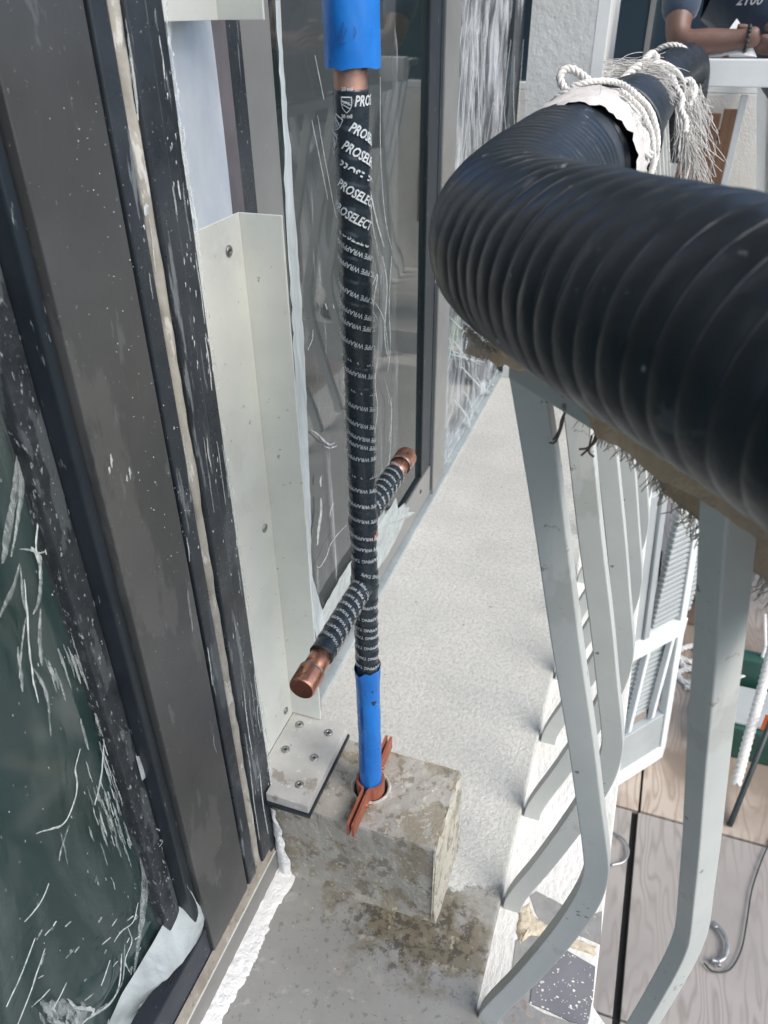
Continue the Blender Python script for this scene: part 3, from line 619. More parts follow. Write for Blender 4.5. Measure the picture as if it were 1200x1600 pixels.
obj('side_flange',box((XA-.004,.8225,.262),(XA,YA,1.2645),.0006),M['alu'],ca)
obj('front_flange',box((XA-.004,YA+.0003,.2645),(-.4995,YA+.0043,1.2645),.0006),M['alu'],ca)
for (x,y) in ((357,392),(413,825),(446,1110)):
    q=onX(x,y,XA); screw(XA,q.y,q.z,(1,0,0),ca,.0078)
ta=thing('upper_corner_angle','upper aluminium corner angle ending above the bright sheet metal at the top','metal angle',(XA,YA,1.49))
obj('side_flange',box((XA-.004,.8225,1.490),(XA,YA,3.1),.0006),M['alu'],ta)
obj('front_flange',box((XA-.004,YA+.0003,1.490),(-.5025,YA+.0043,3.1),.0006),M['alu'],ta)
bp=thing('base_plate','screwed aluminium base plate lying on the concrete block at the foot of the angle','metal plate',(-.50,.9,.231))
obj('plate',prism([(-.5638,.8225),(-.5283,.8225),(-.5283,.795),(-.441,.795),(-.441,.998),(-.5638,.998)],.239,.2615,.0015),M['alu_plate'],bp)
obj('rubber_shim',prism([(-.560,.8225),(-.5283,.8225),(-.5283,.791),(-.4375,.791),(-.4375,.996),(-.560,.996)],.2302,.2388,.001),M['black_rubber'],bp)
for (x,y) in ((468,1132),(513,1145),(446,1171),(491,1184),(468,1226),(537,1110)):
    if x==537: continue
    q=onZ(x,y,.262); screw(q.x,q.y,.2612,(0,0,1),bp,.0088)

# ------------------------------------------------------------------ concrete block with hole
HX,HY,HR,BZ=-.354,.896,.033,.23
def block():
    x0,x1,y0,y1=-.5283,-.196,.806,.990
    nx,ny,nz=46,24,24; vs=[];fs=[]
    # top: polar-like blend between hole ring and rectangle border
    def border(a):
        c,s=math.cos(a),math.sin(a); t=1e9
        if c>0: t=min(t,(x1-HX)/c)
        if c<0: t=min(t,(x0-HX)/c)
        if s>0: t=min(t,(y1-HY)/s)
        if s<0: t=min(t,(y0-HY)/s)
        return HX+c*t,HY+s*t
    angs=sorted(set([2*math.pi*k/120 for k in range(120)]+[math.atan2(y-HY,x-HX)%(2*math.pi) for x in (x0,x1) for y in (y0,y1)]))
    N=len(angs); rings=[]
    def jit(p,a=.0016): return Vector(p)+Vector((noise.noise(Vector(p)*40),noise.noise(Vector(p)*40+Vector((9,0,0))),noise.noise(Vector(p)*55+Vector((0,9,0)))))*a
    def add(fn):
        s=len(vs); 
        for a in angs: vs.append(fn(a))
        rings.append(s)
    hr=lambda a:HR*(1+.06*noise.noise(Vector((math.cos(a)*2,math.sin(a)*2,0))))
    add(lambda a:(HX+HR*math.cos(a),HY+HR*math.sin(a),.03))
    add(lambda a:(HX+hr(a)*math.cos(a),HY+hr(a)*math.sin(a),BZ-.008))
    for k in range(0,13):
        f=k/12
        def fn(a,f=f):
            bx,by=border(a); ix,iy=HX+hr(a)*1.08*math.cos(a),HY+hr(a)*1.08*math.sin(a)
            g=f*.975; p=jit((ix+(bx-ix)*g,iy+(by-iy)*g,BZ)); return p
        add(fn)
    for (ins,z) in ((.0,BZ-.004),(.0,BZ-.02),(0,.18),(0,.13),(0,.08),(0,.04),(-.004,.012),(-.010,-.002)):
        def fn(a,ins=ins,z=z):
            bx,by=border(a); p=jit((bx,by,z),.0018); ins=ins+(max(0,noise.noise(Vector((bx*45,by*45,1.5))))*.012 if z>BZ-.006 else (max(0,noise.noise(Vector((bx*45,by*45,1.5))))*.005 if z>BZ-.022 else 0)); d=Vector((bx-HX,by-HY,0)).normalized(); return p-d*ins
        add(fn)
    for r in range(len(rings)-1):
        for k in range(N): fs.append((rings[r]+k,rings[r]+(k+1)%N,rings[r+1]+(k+1)%N,rings[r+1]+k))
    fs.append(tuple(rings[0]+k for k in range(N-1,-1,-1)))
    me=mesh('block',vs,fs,False); return me
cb=thing('concrete_block','stained rough concrete block with a round hole, pipe rising out of it','concrete block',(-.40,.9,0))
obj('block_body',block(),M['block'],cb)
def skim():
    def fn(u,v):
        y=.802+.19*u; z=-.002+.229*v; e=1 if .02<u<.98 and v<.98 else 0
        return (-.1955+e*(.0035+.0035*noise.noise(Vector((y*28,z*28,0)))+.0015*noise.noise(Vector((y*110,z*110,3))))-(0 if e else .003),y,z)
    return flatgrid(fn,50,50)
obj('plaster_skim',skim(),mat('cream_plaster_skim',(.54,.52,.44),(.36,.34,.275),13,.9,bump=.003,bscale=70,specks=[(18,.54,(.25,.225,.165),.65,None),(40,.6,(.15,.13,.09),.6,None)]),cb)
obj('sleeve',tube([(HX,HY,.05),(HX,HY,.226)],.0335,32,False),mat('dark_sleeve',(.02,.035,.05),(.03,.05,.07),10,.5),cb)
def ringcaulk():
    vs=[];fs=[];n=60
    for i in range(n):
        a=2*math.pi*i/n
        for j,(r,z) in enumerate(((.0325,-.004),(.034,.0015),(.0365,.003),(.039,.001),(.0405,-.003))):
            rr=r+.0022*noise.noise(Vector((math.cos(a)*4,math.sin(a)*4,j*.4))); vs.append((HX+rr*math.cos(a),HY+rr*math.sin(a),BZ+z+.001*noise.noise(Vector((i*.7,j,0)))))
    for i in range(n):
        for j in range(4): fs.append((i*5+j,i*5+j+1,((i+1)%n)*5+j+1,((i+1)%n)*5+j))
    return mesh('rc',vs,fs,True)
obj('plaster_ring',ringcaulk(),mat('crumbly_plaster',(.55,.54,.50),(.34,.33,.30),60,.9,bump=.003,bscale=160),cb)
cr=[]
for i in range(170):
    a=random.uniform(0,6.28); rr=random.choice([random.uniform(.037,.055),random.uniform(.04,.14)]); x=HX+rr*math.cos(a); y=HY+rr*.7*math.sin(a)
    if not(-.43<x<-.205 and .812<y<.984): continue
    s=random.uniform(.0004,.0014); c=Vector((x,y,BZ+.0008)); cr.append(mesh('k',[c+Vector((s*random.uniform(.6,1.3)*math.cos(k*2.1),s*random.uniform(.6,1.3)*math.sin(k*2.1),0)) for k in range(3)]+[c+Vector((0,0,s))],[(0,1,3),(1,2,3),(2,0,3)]))
stuff(obj('plaster_crumbs',merge(cr),M['chip'],cb))

# ------------------------------------------------------------------ pipe riser with wrap, branches and lettering
PX,PY=-.352,.890
pr=thing('riser_pipe','upright copper pipe in black lettered wrap with two short capped branches','pipe',(PX,PY,.10))
obj('copper_core',tube([(PX,PY,z) for z in (.10,1.0,3.1)],.0185,28),M['copper_dull'],pr)
def wrap_prof(pitch,base=.0,a=.0013):
    def f(s,ang):
        ph=(s/pitch+ang/(2*math.pi))%1
        return base+a*(ph)+.0003*noise.noise(Vector((math.cos(ang)*2,math.sin(ang)*2,s*20)))+.0004*noise.noise(Vector((math.cos(ang)*5,math.sin(ang)*5,s*90)))
    return f
RT=.0195
Z0,Z1=.40,1.427
zs=[Z0+(Z1-Z0)*i/520 for i in range(521)]
def lump_r(z): return .0028*max(0,1-abs(z-.745)/.045)+.0026*max(0,1-abs(z-.858)/.035)+.0008*max(0,1-abs(z-1.16)/.05)
def wraptube(path,r,pitch,lumps=True):
    path=[Vector(p) for p in path]
    return tube(path,lambda f:r+(lump_r(path[int(f*(len(path)-1)+.5)].z) if lumps else 0),36,True,wrap_prof(pitch))
obj('black_wrap',wraptube([(PX,PY,z) for z in zs],RT-.0006,.028),M['tape'],pr)
ZL,ZH=.742,.858
obj('branch_wrap',wraptube([(PX,PY-.0-i*.002,ZL) for i in range(0,88)],.0172,.024,False),M['tape'],pr)
obj('branch_wrap',wraptube([(PX,PY+i*.002,ZH) for i in range(0,74)],.0168,.024,False),M['tape'],pr)
def fitting(y0,sg,z):
    # short bare copper, solder ring, cap
    b=obj('bare_branch',tube([(PX,y0,z),(PX,y0+sg*.040,z)],.0155,28),M['copper'],pr)
    pts=[(0,.0178),(.001,.0186),(.004,.0184),(.030,.0184),(.0325,.0178),(.0335,.0165)]
    vs=[];fs=[];N=32;ys=y0+sg*.036
    for d,r in pts:
        for k in range(N): a=2*math.pi*k/N; vs.append((PX+r*math.cos(a),ys+sg*d,z+r*math.sin(a)))
    for l in range(len(pts)-1):
        for k in range(N):
            f=(l*N+k,l*N+(k+1)%N,(l+1)*N+(k+1)%N,(l+1)*N+k); fs.append(f if sg<0 else f[::-1])
    c=obj('end_cap',mesh('cap',vs,fs,True),M['copper'],pr)
    pts=[(.0335,.0166),(.0328,.010),(.0325,.0)]
    vs=[];fs=[]
    for d,r in pts:
        for k in range(N): a=2*math.pi*k/N; vs.append((PX+r*math.cos(a),ys+sg*d,z+r*math.sin(a)))
    for l in range(2):
        for k in range(N): fs.append((l*N+k,l*N+(k+1)%N,(l+1)*N+(k+1)%N,(l+1)*N+k))
    obj('cap_end',mesh('ce',vs,fs,True),M['copper_end'],c)
    ring=[(PX+(.0174+.0008*noise.noise(Vector((k,0,0))))*math.cos(2*math.pi*k/40),ys-sg*.001+.0012*noise.noise(Vector((k*.6,4,0))),z+.0174*math.sin(2*math.pi*k/40)) for k in range(41)]
    obj('solder_ring',tube(ring,.0014,6),M['screw'],c)
fitting(PY-.172,-1,ZL); fitting(PY+.142,1,ZH)
# torn wrap showing copper at the crotch
def tear(cz,cy,az,s):
    vs=[];
    for k in range(8):
        a=2*math.pi*k/8; rr=s*(1.3 if k%2 else .6); th=az+rr*math.cos(a)/RT; vs.append((PX+(RT+.0022)*math.cos(th),PY+(RT+.0022)*math.sin(th)+cy,cz+rr*math.sin(a)*1.3))
    return mesh('tear',vs,[tuple(range(8))])
obj('torn_wrap_gap',tear(.838,.003,R(-10),.007),mat('raw_copper_edge',(.62,.26,.20),(.5,.2,.15),30,.5,.2),pr)

# blue tape sleeves
def sleeve(z0,z1,r0,r1,flare,topr,seed):
    def fn(u,v):
        a=2*math.pi*u; z=z0+(z1-z0)*v
        r=r0+(r1-r0)*v+.0013*noise.noise(Vector((math.cos(a)*1.5,math.sin(a)*1.5,z*9+seed)))+.0007*noise.noise(Vector((math.cos(a)*3+z*40,math.sin(a)*3,z*30+seed)))
        e=flare(v,a)
        return (PX+(r+e)*math.cos(a),PY+(r+e)*math.sin(a),z+(topr(a) if v in(0,1) else 0)*(1 if v==1 else -1))
    return flatgrid(fn,64,40)
A0=math.atan2(-PY,-PX) # side facing the walkway
A0=math.atan2(0-PY,0-PX)
obj('blue_tape_sleeve',sleeve(.19,.560,.0205,.0206,lambda v,a:.0045*max(0,v-.86)/.14*(.55+.45*math.cos(2*(a-A0)+1.57))+.001*max(0,math.cos(a-A0-1.4))**8,lambda a:.009*noise.noise(Vector((math.cos(a)*2.2,math.sin(a)*2.2,2))),1),M['bluetape'],pr)
obj('blue_tape_sleeve',sleeve(1.447,1.75,.0272,.0315,lambda v,a:.0035*max(0,math.cos(a-A0-1.35))**6*(1-v)+.003*max(0,math.cos(a-A0-1.7))**12,lambda a:.005*noise.noise(Vector((math.cos(a)*1.6,math.sin(a)*1.6,5))),3),M['bluetape'],pr)

# lettering
fc=bpy.data.curves.new('lettering','FONT')
def text2d(s,size,shear=0,bold=0):
    fc.body=s; fc.size=size; fc.shear=shear; fc.offset=bold; fc.align_x='LEFT'; fc.resolution_u=2; fc.extrude=0
    to=bpy.data.objects.new('tmp',fc); COL.objects.link(to); dg=bpy.context.evaluated_depsgraph_get(); dg.update()
    me=bpy.data.meshes.new_from_object(to.evaluated_get(dg)); vs=[v.co.copy() for v in me.vertices]; fs=[tuple(p.vertices) for p in me.polygons]
    bpy.data.objects.remove(to); bpy.data.meshes.remove(me); return vs,fs
TXT={}
def T(s,size,shear=0,bold=0):
    k=(s,size,shear,bold)
    if k not in TXT: TXT[k]=text2d(*k)
    return TXT[k]
def wrap_text(vsfs,z,th0,slope,r,flip=False,clip=(-1e9,1e9),squash=1.0,noshift=False):
    vs,fs=vsfs; out=[]; keep=[]
    for f in fs:
        if all(clip[0]<=vs[i].y<=clip[1] for i in f): keep.append(f)
    for v in vs:
        u,w_=v.x*squash,v.y
        if flip: u,w_=-u,-w_
        cs,sn=math.cos(slope),math.sin(slope)
        a=u*cs+w_*sn; b=-u*sn+w_*cs   # rotated down to the right
        th=th0+a/r; zz=z+b-(0 if noshift else (th0-A0)*r*math.tan(slope))
        out.append((PX+r*math.cos(th),PY+r*math.sin(th),zz))
    return out,keep
def zAt(y,x=560):   # height on the pipe axis seen at row y
    d=ray(x,y); k=math.hypot(PX,PY)/math.hypot(d.x,d.y); return H+d.z*k
letters=[]
def addtext(args): 
    o,f=args; 
    used=sorted({i for q in f for i in q}); mp={i:n for n,i in enumerate(used)}
    if f: letters.append(mesh('t',[o[i] for i in used],[tuple(mp[i] for i in q) for q in f]))
RL=RT+.0022
PS=T('PROSELECT',.0145,.28,.00035); UP=T('UPC',.0042,.1,.0001); ML=T('20 mil',.0052,0,.0001)
# upright words: (row at pipe centre, angle offset of first letter in degrees, slope, clip)
for (y,a,sl,cl) in ((163,8,0,None),(203,-12,.48,None),(238,-36,.50,None),(272,-56,.47,(.0035,1)),(303,-60,.50,None),(342,-84,.48,None),(372,-80,.42,(-1,.0045))):
    addtext(wrap_text(PS,zAt(y)+.0 ,A0+R(a),sl,RL,False,cl or (-1e9,1e9),.78))
def shield(y,a,sl):
    pts=[(-.0062,.008),(.0062,.008),(.0062,.001),(.005,-.003),(.0025,-.006),(0,-.008),(-.0025,-.006),(-.005,-.003),(-.0062,.001)]
    w_=.0009; vs=[];fs=[]; n=len(pts)
    for (x,yy) in pts: vs.append(Vector((x,yy,0)))
    for (x,yy) in pts: vs.append(Vector((x*(1-w_/.0062),yy*(1-w_/.008)-.0001,0)))
    fs=[(i,(i+1)%n,n+(i+1)%n,n+i) for i in range(n)]
    o=len(vs); vs+=[Vector((-.006,.0048,0)),Vector((-.006,.0038,0)),Vector((.006,-.0008,0)),Vector((.006,.0002,0))]; fs.append((o,o+1,o+2,o+3))
    o=len(vs); vs+=[Vector((-.006,.0015,0)),Vector((-.006,.0007,0)),Vector((.004,-.0040,0)),Vector((.0045,-.0034,0))]; fs.append((o,o+1,o+2,o+3))
    z=zAt(y); addtext(wrap_text((vs,fs),z,A0+R(a),sl,RL,noshift=True))
    v2,f2=UP; addtext(wrap_text(([Vector((v.x-.0045,v.y*1+.0006-.32*(v.x-.0045),0)) for v in v2],f2),z,A0+R(a),sl,RL+.0001,noshift=True))
    v2,f2=ML; addtext(wrap_text(([Vector((v.x-.0068,v.y-.0125,0)) for v in v2],f2),z,A0+R(a),sl,RL,noshift=True))
shield(161,-14,0); shield(190,-50,.5); shield(219,-74,.5)
v2,f2=ML; addtext(wrap_text(([Vector((v.x-.0068,v.y,0)) for v in v2],f2),zAt(139),A0+R(-10),0,RL))
WR=T('PVC PIPE WRAPPING TAPE',.0088,.0,.00008)
rows=[(388,105),(414,93),(455,88),(484,98),(503,92),(531,98),(557,108),(577,110),(603,118),(628,114),(655,112),(675,118),(688,110),(708,116),(735,112),(757,106),(781,112),(803,102),(830,118),(848,120),(866,178),(886,196),(938,150),(957,170),(973,176),(985,182),(1001,176),(1017,190),(1032,172)]
for i,(y,a) in enumerate(rows):
    sl=.42 if y<480 else (.34 if y<700 else .20)
    if y>860: sl=.16 if y!=886 else .5
    cl=(-1e9,1e9)
    if i in (6,8,14): cl=(.0030,1)
    addtext(wrap_text(WR,zAt(y)+.004,A0+R(a),sl+random.uniform(-.05,.05),RL+(lump_r(zAt(y))) ,True,cl,.88))
# words on the branches (same print, wrapped about a level axis)
def wrap_branch(vsfs,y,th0,slope,r,z,sg,squash=.9):
    vs,fs=vsfs; out=[]
    for v in vs:
        u,w_=-v.x*squash,-v.y; a=u*math.cos(slope)+w_*math.sin(slope); b=-u*math.sin(slope)+w_*math.cos(slope)
        th=th0+a/r; out.append((PX+r*math.sin(th),y+b,z+r*math.cos(th)))
    return out,fs
for k in range(8): addtext(wrap_branch(WR,PY-.035-k*.0185,R(100+k*9),.35,.0172+.0019,ZL,1))
for k in range(7): addtext(wrap_branch(WR,PY+.028+k*.0175,R(120+k*9),.35,.0168+.0019,ZH,1))
stuff(obj('wrap_lettering',merge(letters),M['tape_print'],pr))
# emblem outline on the upper blue tape
def lineset(segs,wd,r,th0,z):
    mes=[]
    for (x0,y0,x1,y1) in segs:
        d=Vector((x1-x0,y1-y0)); n=Vector((-d.y,d.x)).normalized()*wd/2
        q=[Vector((x0,y0))+n,Vector((x1,y1))+n,Vector((x1,y1))-n,Vector((x0,y0))-n]
        mes.append(mesh('l',[(PX+r*math.cos(th0+p.x/r),PY+r*math.sin(th0+p.x/r),z+p.y) for p in q],[(0,1,2,3)]))
    return merge(mes)
px=.00066
seg=[(-17,38,-16,10),(-16,10,-2,38),(-16,10,-6,10),(-6,10,2,30),(-6,10,1,11),(-10,18,-5,18),(-9,21,-4,21),(-5,18,-5,21),(-7,24,-3,24),(-7,24,-7,27),(-7,27,-3,27),(-3,30,-1,33),(14,32,17,27),(17,27,17,23),(17,23,14,19)]
obj('tape_emblem',lineset([tuple(v*px for v in s) for s in seg],.0010,.0300,A0+R(-8),zAt(64)-.008),M['blueprint'],pr)
obj('dark_tape_seam',lineset([(-.004,0,-.0042,.085),(-.0035,.12,-.0038,.175)],.0042,.0226,A0+R(-26),.30),M['bluedark'],pr)

# riser clamp
rcl=thing('riser_clamp','copper coloured two-bar riser clamp gripping the pipe foot on the block','pipe clamp',(PX,PY,BZ))
def clamp_half(sg):
    path=[]; r=.0225
    path.append(( sg*.0025,-.108)); path.append((sg*.0025,-.030))
    for k in range(9):
        a=-math.pi/2+ .25 + (math.pi-.5)*k/8; path.append((sg*r*math.cos(a),r*math.sin(a)))
    path.append((sg*.0025,.030)); path.append((sg*.0025,.108))
    vs=[];fs=[]; th=.0048; z0,z1=BZ+.0015,BZ+.034; n=len(path)
    for i,p in enumerate(path):
        a=Vector(path[max(i-1,0)]); b=Vector(path[min(i+1,n-1)]); d=(b-a).normalized(); nn=Vector((d.y,-d.x))*sg
        for (o,z) in ((0,z0),(th,z0),(th,z1),(0,z1)): q=Vector(p)+nn*o; vs.append((PX+q.x,PY+q.y,z))
    for i in range(n-1):
        for k in range(4): fs.append((i*4+k,i*4+(k+1)%4,(i+1)*4+(k+1)%4,(i+1)*4+k))
    fs+=[(0,1,2,3),tuple((n-1)*4+k for k in (3,2,1,0))]
    bm=bmesh.new(); me=mesh('ch',vs,fs); bm.from_mesh(me); bmesh.ops.recalc_face_normals(bm,faces=bm.faces[:]); bm.to_mesh(me); bm.free(); return me
for sg in (-1,1): obj('clamp_bar',clamp_half(sg),M['clamp'],rcl)
for yy in (-.045,.045): obj('bolt',tube([(PX-.012,PY+yy,BZ+.013),(PX+.012,PY+yy,BZ+.013)],.004,8),M['clamp'],rcl)

# ------------------------------------------------------------------ balcony railing
prof_in=[(-.073,-.03),(-.066,.03),(-.024,.168),(.014,.31),(.034,.40),(.044,.46),(.046,.50),(.042,.54),(.018,.651),(-.007,.763),(-.042,.908),(-.079,1.071),(-.114,1.214)]
prof_out=[(-.037,-.03),(-.030,.03),(.012,.168),(.051,.31),(.071,.40),(.079,.455),(.080,.50),(.075,.545),(.051,.651),(.026,.763),(-.009,.908),(-.046,1.071),(-.081,1.214)]
def baluster_mesh():
    bm=bmesh.new(); Pi=catmull([(a+.078,0,b) for a,b in prof_in],4); Po=catmull([(a+.078,0,b) for a,b in prof_out],4); n=len(Pi)
    t=.0125; V=[]
    for i in range(n):
        V.append([bm.verts.new((Pi[i].x,-t,Pi[i].z)),bm.verts.new((Po[i].x,-t,Po[i].z)),bm.verts.new((Po[i].x,t,Po[i].z)),bm.verts.new((Pi[i].x,t,Pi[i].z))])
    for i in range(n-1):
        for k in range(4): bm.faces.new((V[i][k],V[i][(k+1)%4],V[i+1][(k+1)%4],V[i+1][k]))
    bm.faces.new(V[0][::-1]); bm.faces.new(V[-1]); bmesh.ops.recalc_face_normals(bm,faces=bm.faces[:])
    es=[e for e in bm.edges if len(e.link_faces)==2 and e.link_faces[0].normal.angle(e.link_faces[1].normal)>1.0]
    bmesh.ops.bevel(bm,geom=es,offset=.0018,segments=2,profile=.5,affect='EDGES')
    me=bpy.data.meshes.new('baluster'); bm.to_mesh(me); bm.free(); return me
rail=thing('balcony_railing','pale grey bellied balcony railing carrying the black hose','railing',(XE,1.5,0))
bmesh_=baluster_mesh(); bmesh_.materials.append(M['paint'])
def put_bal(x,y,rz):
    o=bpy.data.objects.new('baluster',bmesh_); COL.objects.link(o); o.parent=rail
    o.matrix_parent_inverse=Matrix.Translation(-ROOT[rail.name]); o.location=(x,y,0); o.rotation_euler=(0,0,rz)
for k in range(13): put_bal(XE,.677+k*.2225,0)
angB=math.atan2(nrm.y,nrm.x)
cB=Vector(cornerAt(0))
for k in range(1,5):
    p=Vector((cB.x,cB.y))+dB*(.235*k-.006); put_bal(p.x,p.y,angB)
bmw=bmesh_.copy(); bmw.materials.clear(); bmw.materials.append(M['white_paint'])
for k in range(8):
    put_bal(-.018+.2085*k,YEND+.10,math.pi/2); rail.children[-1].data=bmw
def railbar(a,b,z0,z1,wd,ins):
    a=Vector((a[0],a[1])); b=Vector((b[0],b[1])); d=(b-a).normalized(); n=Vector((d.y,-d.x))
    return prism([a+n*ins,b+n*ins,b+n*(ins+wd),a+n*(ins+wd)][::-1],z0,z1,.002)
cI=cornerAt(-.036); 
obj('top_rail',railbar(lineB(-.036,1.2),cI,1.214,1.246,.046,-.0)if False else prism([cornerAt(-.036),lineB(-.036,1.2),lineB(.010,1.2),cornerAt(.010)],1.2135,1.2455,.002),M['paint'],rail)
obj('top_rail',prism([cornerAt(-.036),cornerAt(.010),(XE+.010,YEND+.02),(XE-.036,YEND+.02)],1.214,1.246,.002),M['paint'],rail)
obj('top_rail',box((-.165,YEND+.021,1.245),(1.9,YEND+.085,1.334),.004),M['white_paint'],rail)
# tie wires under the rail
def wirepath(pts,w): return catmull([atW(x,y,w) for x,y in pts],6)
tw=tag(obj('tie_wire',merge([tube(wirepath([(905,600),(884,640),(878,665),(868,690),(858,692)],.70),.0011,6),tube(wirepath([(908,604),(880,650),(874,672),(864,688)],.702),.0011,6)]),M['wire']),'twisted tie wire hanging under the rail between the first and second balusters','wire')
tw2=tag(obj('tie_wire',merge([tube(wirepath([(938,670),(930,690),(918,700),(905,702)],.66),.0011,6),tube(wirepath([(925,680),(920,705),(928,714)],.66),.001,6),tube(wirepath([(932,675),(924,696),(908,712)],.663),.001,6)]),M['wire']),'short knotted tie wire with splayed ends hanging below the burlap','wire')

# ------------------------------------------------------------------ the hose
hp=[Vector((.62,-.22,1.31)),Vector((.36,.10,1.338)),Vector((.195,.285,1.345))]+[atW(*q) for q in ((1400,645,.35),(1200,553,.41),(1000,474,.5),(868,416,.6),(801,374,.69),(826,322,.80),(868,277,.92))]+[Vector((-.124,1.035,1.333))]
hp2=[(-.112,1.02,1.322),(-.104,1.14,1.324),(-.100,1.26,1.326)]
hose=thing('corrugated_hose','thick black corrugated hose lying along the balcony rail and bending round its corner','hose',(-.1,.9,1.25))
path=catmull(hp,40)
# resample evenly
def resample(P,step):
    out=[P[0].copy()]; acc=0
    for i in range(1,len(P)):
        a,b=P[i-1],P[i]; L=(b-a).length
        while acc+L>=step:
            f=(step-acc)/L; a=a.lerp(b,f); out.append(a.copy()); L=(b-a).length; acc=0
        acc+=L
    return out
HPITCH=.0225
def hprof(pitch,amp=.0020):
    def f(s,a):
        u=(s/pitch+a/(2*math.pi))%1
        return amp*(math.sin(math.pi*u)**.6)-amp*.6+.0011*noise.noise(Vector((s*11,math.cos(a)*1.2,math.sin(a)*1.2)))+.0005*noise.noise(Vector((s*60,math.cos(a)*3,math.sin(a)*3)))
    return f
P_=resample(path,.0015)
obj('hose_body',tube(P_,.0750,72,True,hprof(HPITCH)),M['hose'],hose)
def helix(P,pitch,r,wr,sides=6,step=3):
    T_,U_=frames(P); out=[]; s=0
    ds=(P[1]-P[0]).length; turns=0
    n=len(P); k=0; L=ds*n
    N=int(L/pitch*36)
    for j in range(N):
        s=j/36*pitch; i=s/ds; ii=int(i)
        if ii>=n-1: break
        a=-2*math.pi*(s/pitch); p=P[ii].lerp(P[ii+1],i-ii); out.append(p+U_[ii]*math.cos(a)*r+T_[ii].cross(U_[ii])*math.sin(a)*r)
    return tube(out,wr,sides)
obj('spiral_ridge',helix(P_,HPITCH,.0738,.0009),M['ridge'],hose)
far=[(-.112,1.21,1.334),(-.104,1.42,1.330),(-.100,1.70,1.328),(-.094,2.1,1.324),(-.084,2.6,1.320),(-.062,3.0,1.322),(-.040,3.25,1.326),(-.020,3.38,1.30),(-.012,3.42,1.21),(-.015,3.43,1.0)]
# cuff: two collars then the thinner-ribbed length
C1=catmull([(-.124,1.02,1.333),(-.118,1.12,1.333),(-.110,1.26,1.332)],12)
obj('inner_hose',tube(C1,.0725,48,True,lambda s,a:.0012*math.sin(s*420)),M['hose'],hose)
C2=resample(catmull(far,30),.002)
obj('far_hose',tube(C2,.072,48,True,lambda s,a:.0022*abs(math.sin(math.pi*(s/.016+a/(2*math.pi))))+(.006 if s<.022 else (.003 if s<.05 else 0))+(0 if s<.12 else -.006*min(1,(s-.12)/.25))),M['hose'],hose)
for s in (1.235,1.30): 
    pass
obj('collar',tube([(-.109,1.282,1.332),(-.109,1.286,1.332),(-.107,1.306,1.331),(-.107,1.310,1.331)],lambda f:.0805 if 0<f<1 else .0775,48,True),M['hose'],hose)

# rope helpers
def rope(path,r=.0055,tw=.03,strands=3):
    P=resample([Vector(p) for p in path],.004); T_,U_=frames(P); mes=[]
    for k in range(strands):
        q=[]; s=0
        for i,p in enumerate(P):
            a=2*math.pi*(i*.004/tw)+2*math.pi*k/strands; q.append(p+U_[i]*math.cos(a)*r*.55+T_[i].cross(U_[i])*math.sin(a)*r*.55)
        mes.append(tube(q,r*.62,6))
    return merge(mes)
def ringpath(cy,r,a0,a1,tilt=0,cx=-.1,cz=1.324,n=30,wob=.003,lean=0):
    out=[]
    for i in range(n+1):
        a=a0+(a1-a0)*i/n; out.append(Vector((cx+r*math.cos(a),cy+tilt*math.cos(a)+lean*math.sin(a)+wob*noise.noise(Vector((a*3,cy*9,0))),cz+r*math.sin(a))))
    return out
def strands(c0,dirs,n,L,r=.0010,spread=.3,seed=1,droop=.5):
    rr=random.Random(seed); mes=[]
    for i in range(n):
        p=Vector(c0(rr)); d=Vector(dirs(rr)); q=[p.copy()]; l=L*rr.uniform(.5,1.1)
        for k in range(6):
            d=(d+Vector((rr.gauss(0,spread),rr.gauss(0,spread),rr.gauss(0,spread)-droop*.2))).normalized(); p=p+d*l/6; q.append(p.copy())
        mes.append(tube(catmull(q,2),r,4,False))
    return merge(mes)
R1=thing('rope_lashing','frayed white rope lashed over cloth at the hose joint nearest the bend','rope',(-.1,1.13,1.32))
# cloth wad around joint
def clothring(y0,y1,r,a0,a1,bul,seed,n=60,m=16):
    def fn(u,v):
        a=a0+(a1-a0)*u; y=y0+(y1-y0)*v
        rr=r+bul*math.sin(v*math.pi)**.6*(.7+.5*noise.noise(Vector((a*2.5,y*20,seed))))+.004*noise.noise(Vector((a*9,y*70,seed)))+.004*abs(noise.noise(Vector((a*5+y*30,y*26,seed+9))))
        yy=y+.007*noise.noise(Vector((a*3,v*2,seed+4)))+.0015*noise.noise(Vector((a*14,v*5,seed)))
        return (-.119+rr*math.cos(a),yy,1.333+rr*math.sin(a))
    return flatgrid(fn,n,m)
obj('cloth_wrap',clothring(1.012,1.225,.0745,-.9,3.9,.008,2),M['cloth'],R1)
obj('rope_turn',rope(ringpath(1.185,.0850,-.9,3.6,.008,-.115,1.333,wob=.022),.0036,.022),M['rope'],R1)
obj('rope_turn',rope(ringpath(1.16,.0865,-1.2,2.0,.02,-.116,1.333,wob=.03,lean=.01),.0034,.02),M['rope'],R1)
obj('rope_turn',rope(ringpath(1.125,.0862,-.9,1.2,-.02,-.117,1.333,wob=.03),.0032,.02),M['rope'],R1)
W1=1.04
def RP(pts,w): return catmull([atW(x,y,w) for x,y in pts],8)
obj('rope_end',rope(RP([(962,168),(985,195),(1004,205),(1010,225),(1000,245),(985,230),(990,205)],.955),.0045),M['rope'],R1)
obj('rope_end',rope(RP([(962,165),(975,195),(978,220),(995,235),(1022,243)],.95),.0045),M['rope'],R1)
obj('frayed_fibres',strands(lambda r:atW(r.uniform(960,990),r.uniform(200,240),1.02),lambda r:r2*.7-u2*.5,26,.05,.0009,.35,4),M['rope'],R1)
stuff(R1.children[-1])
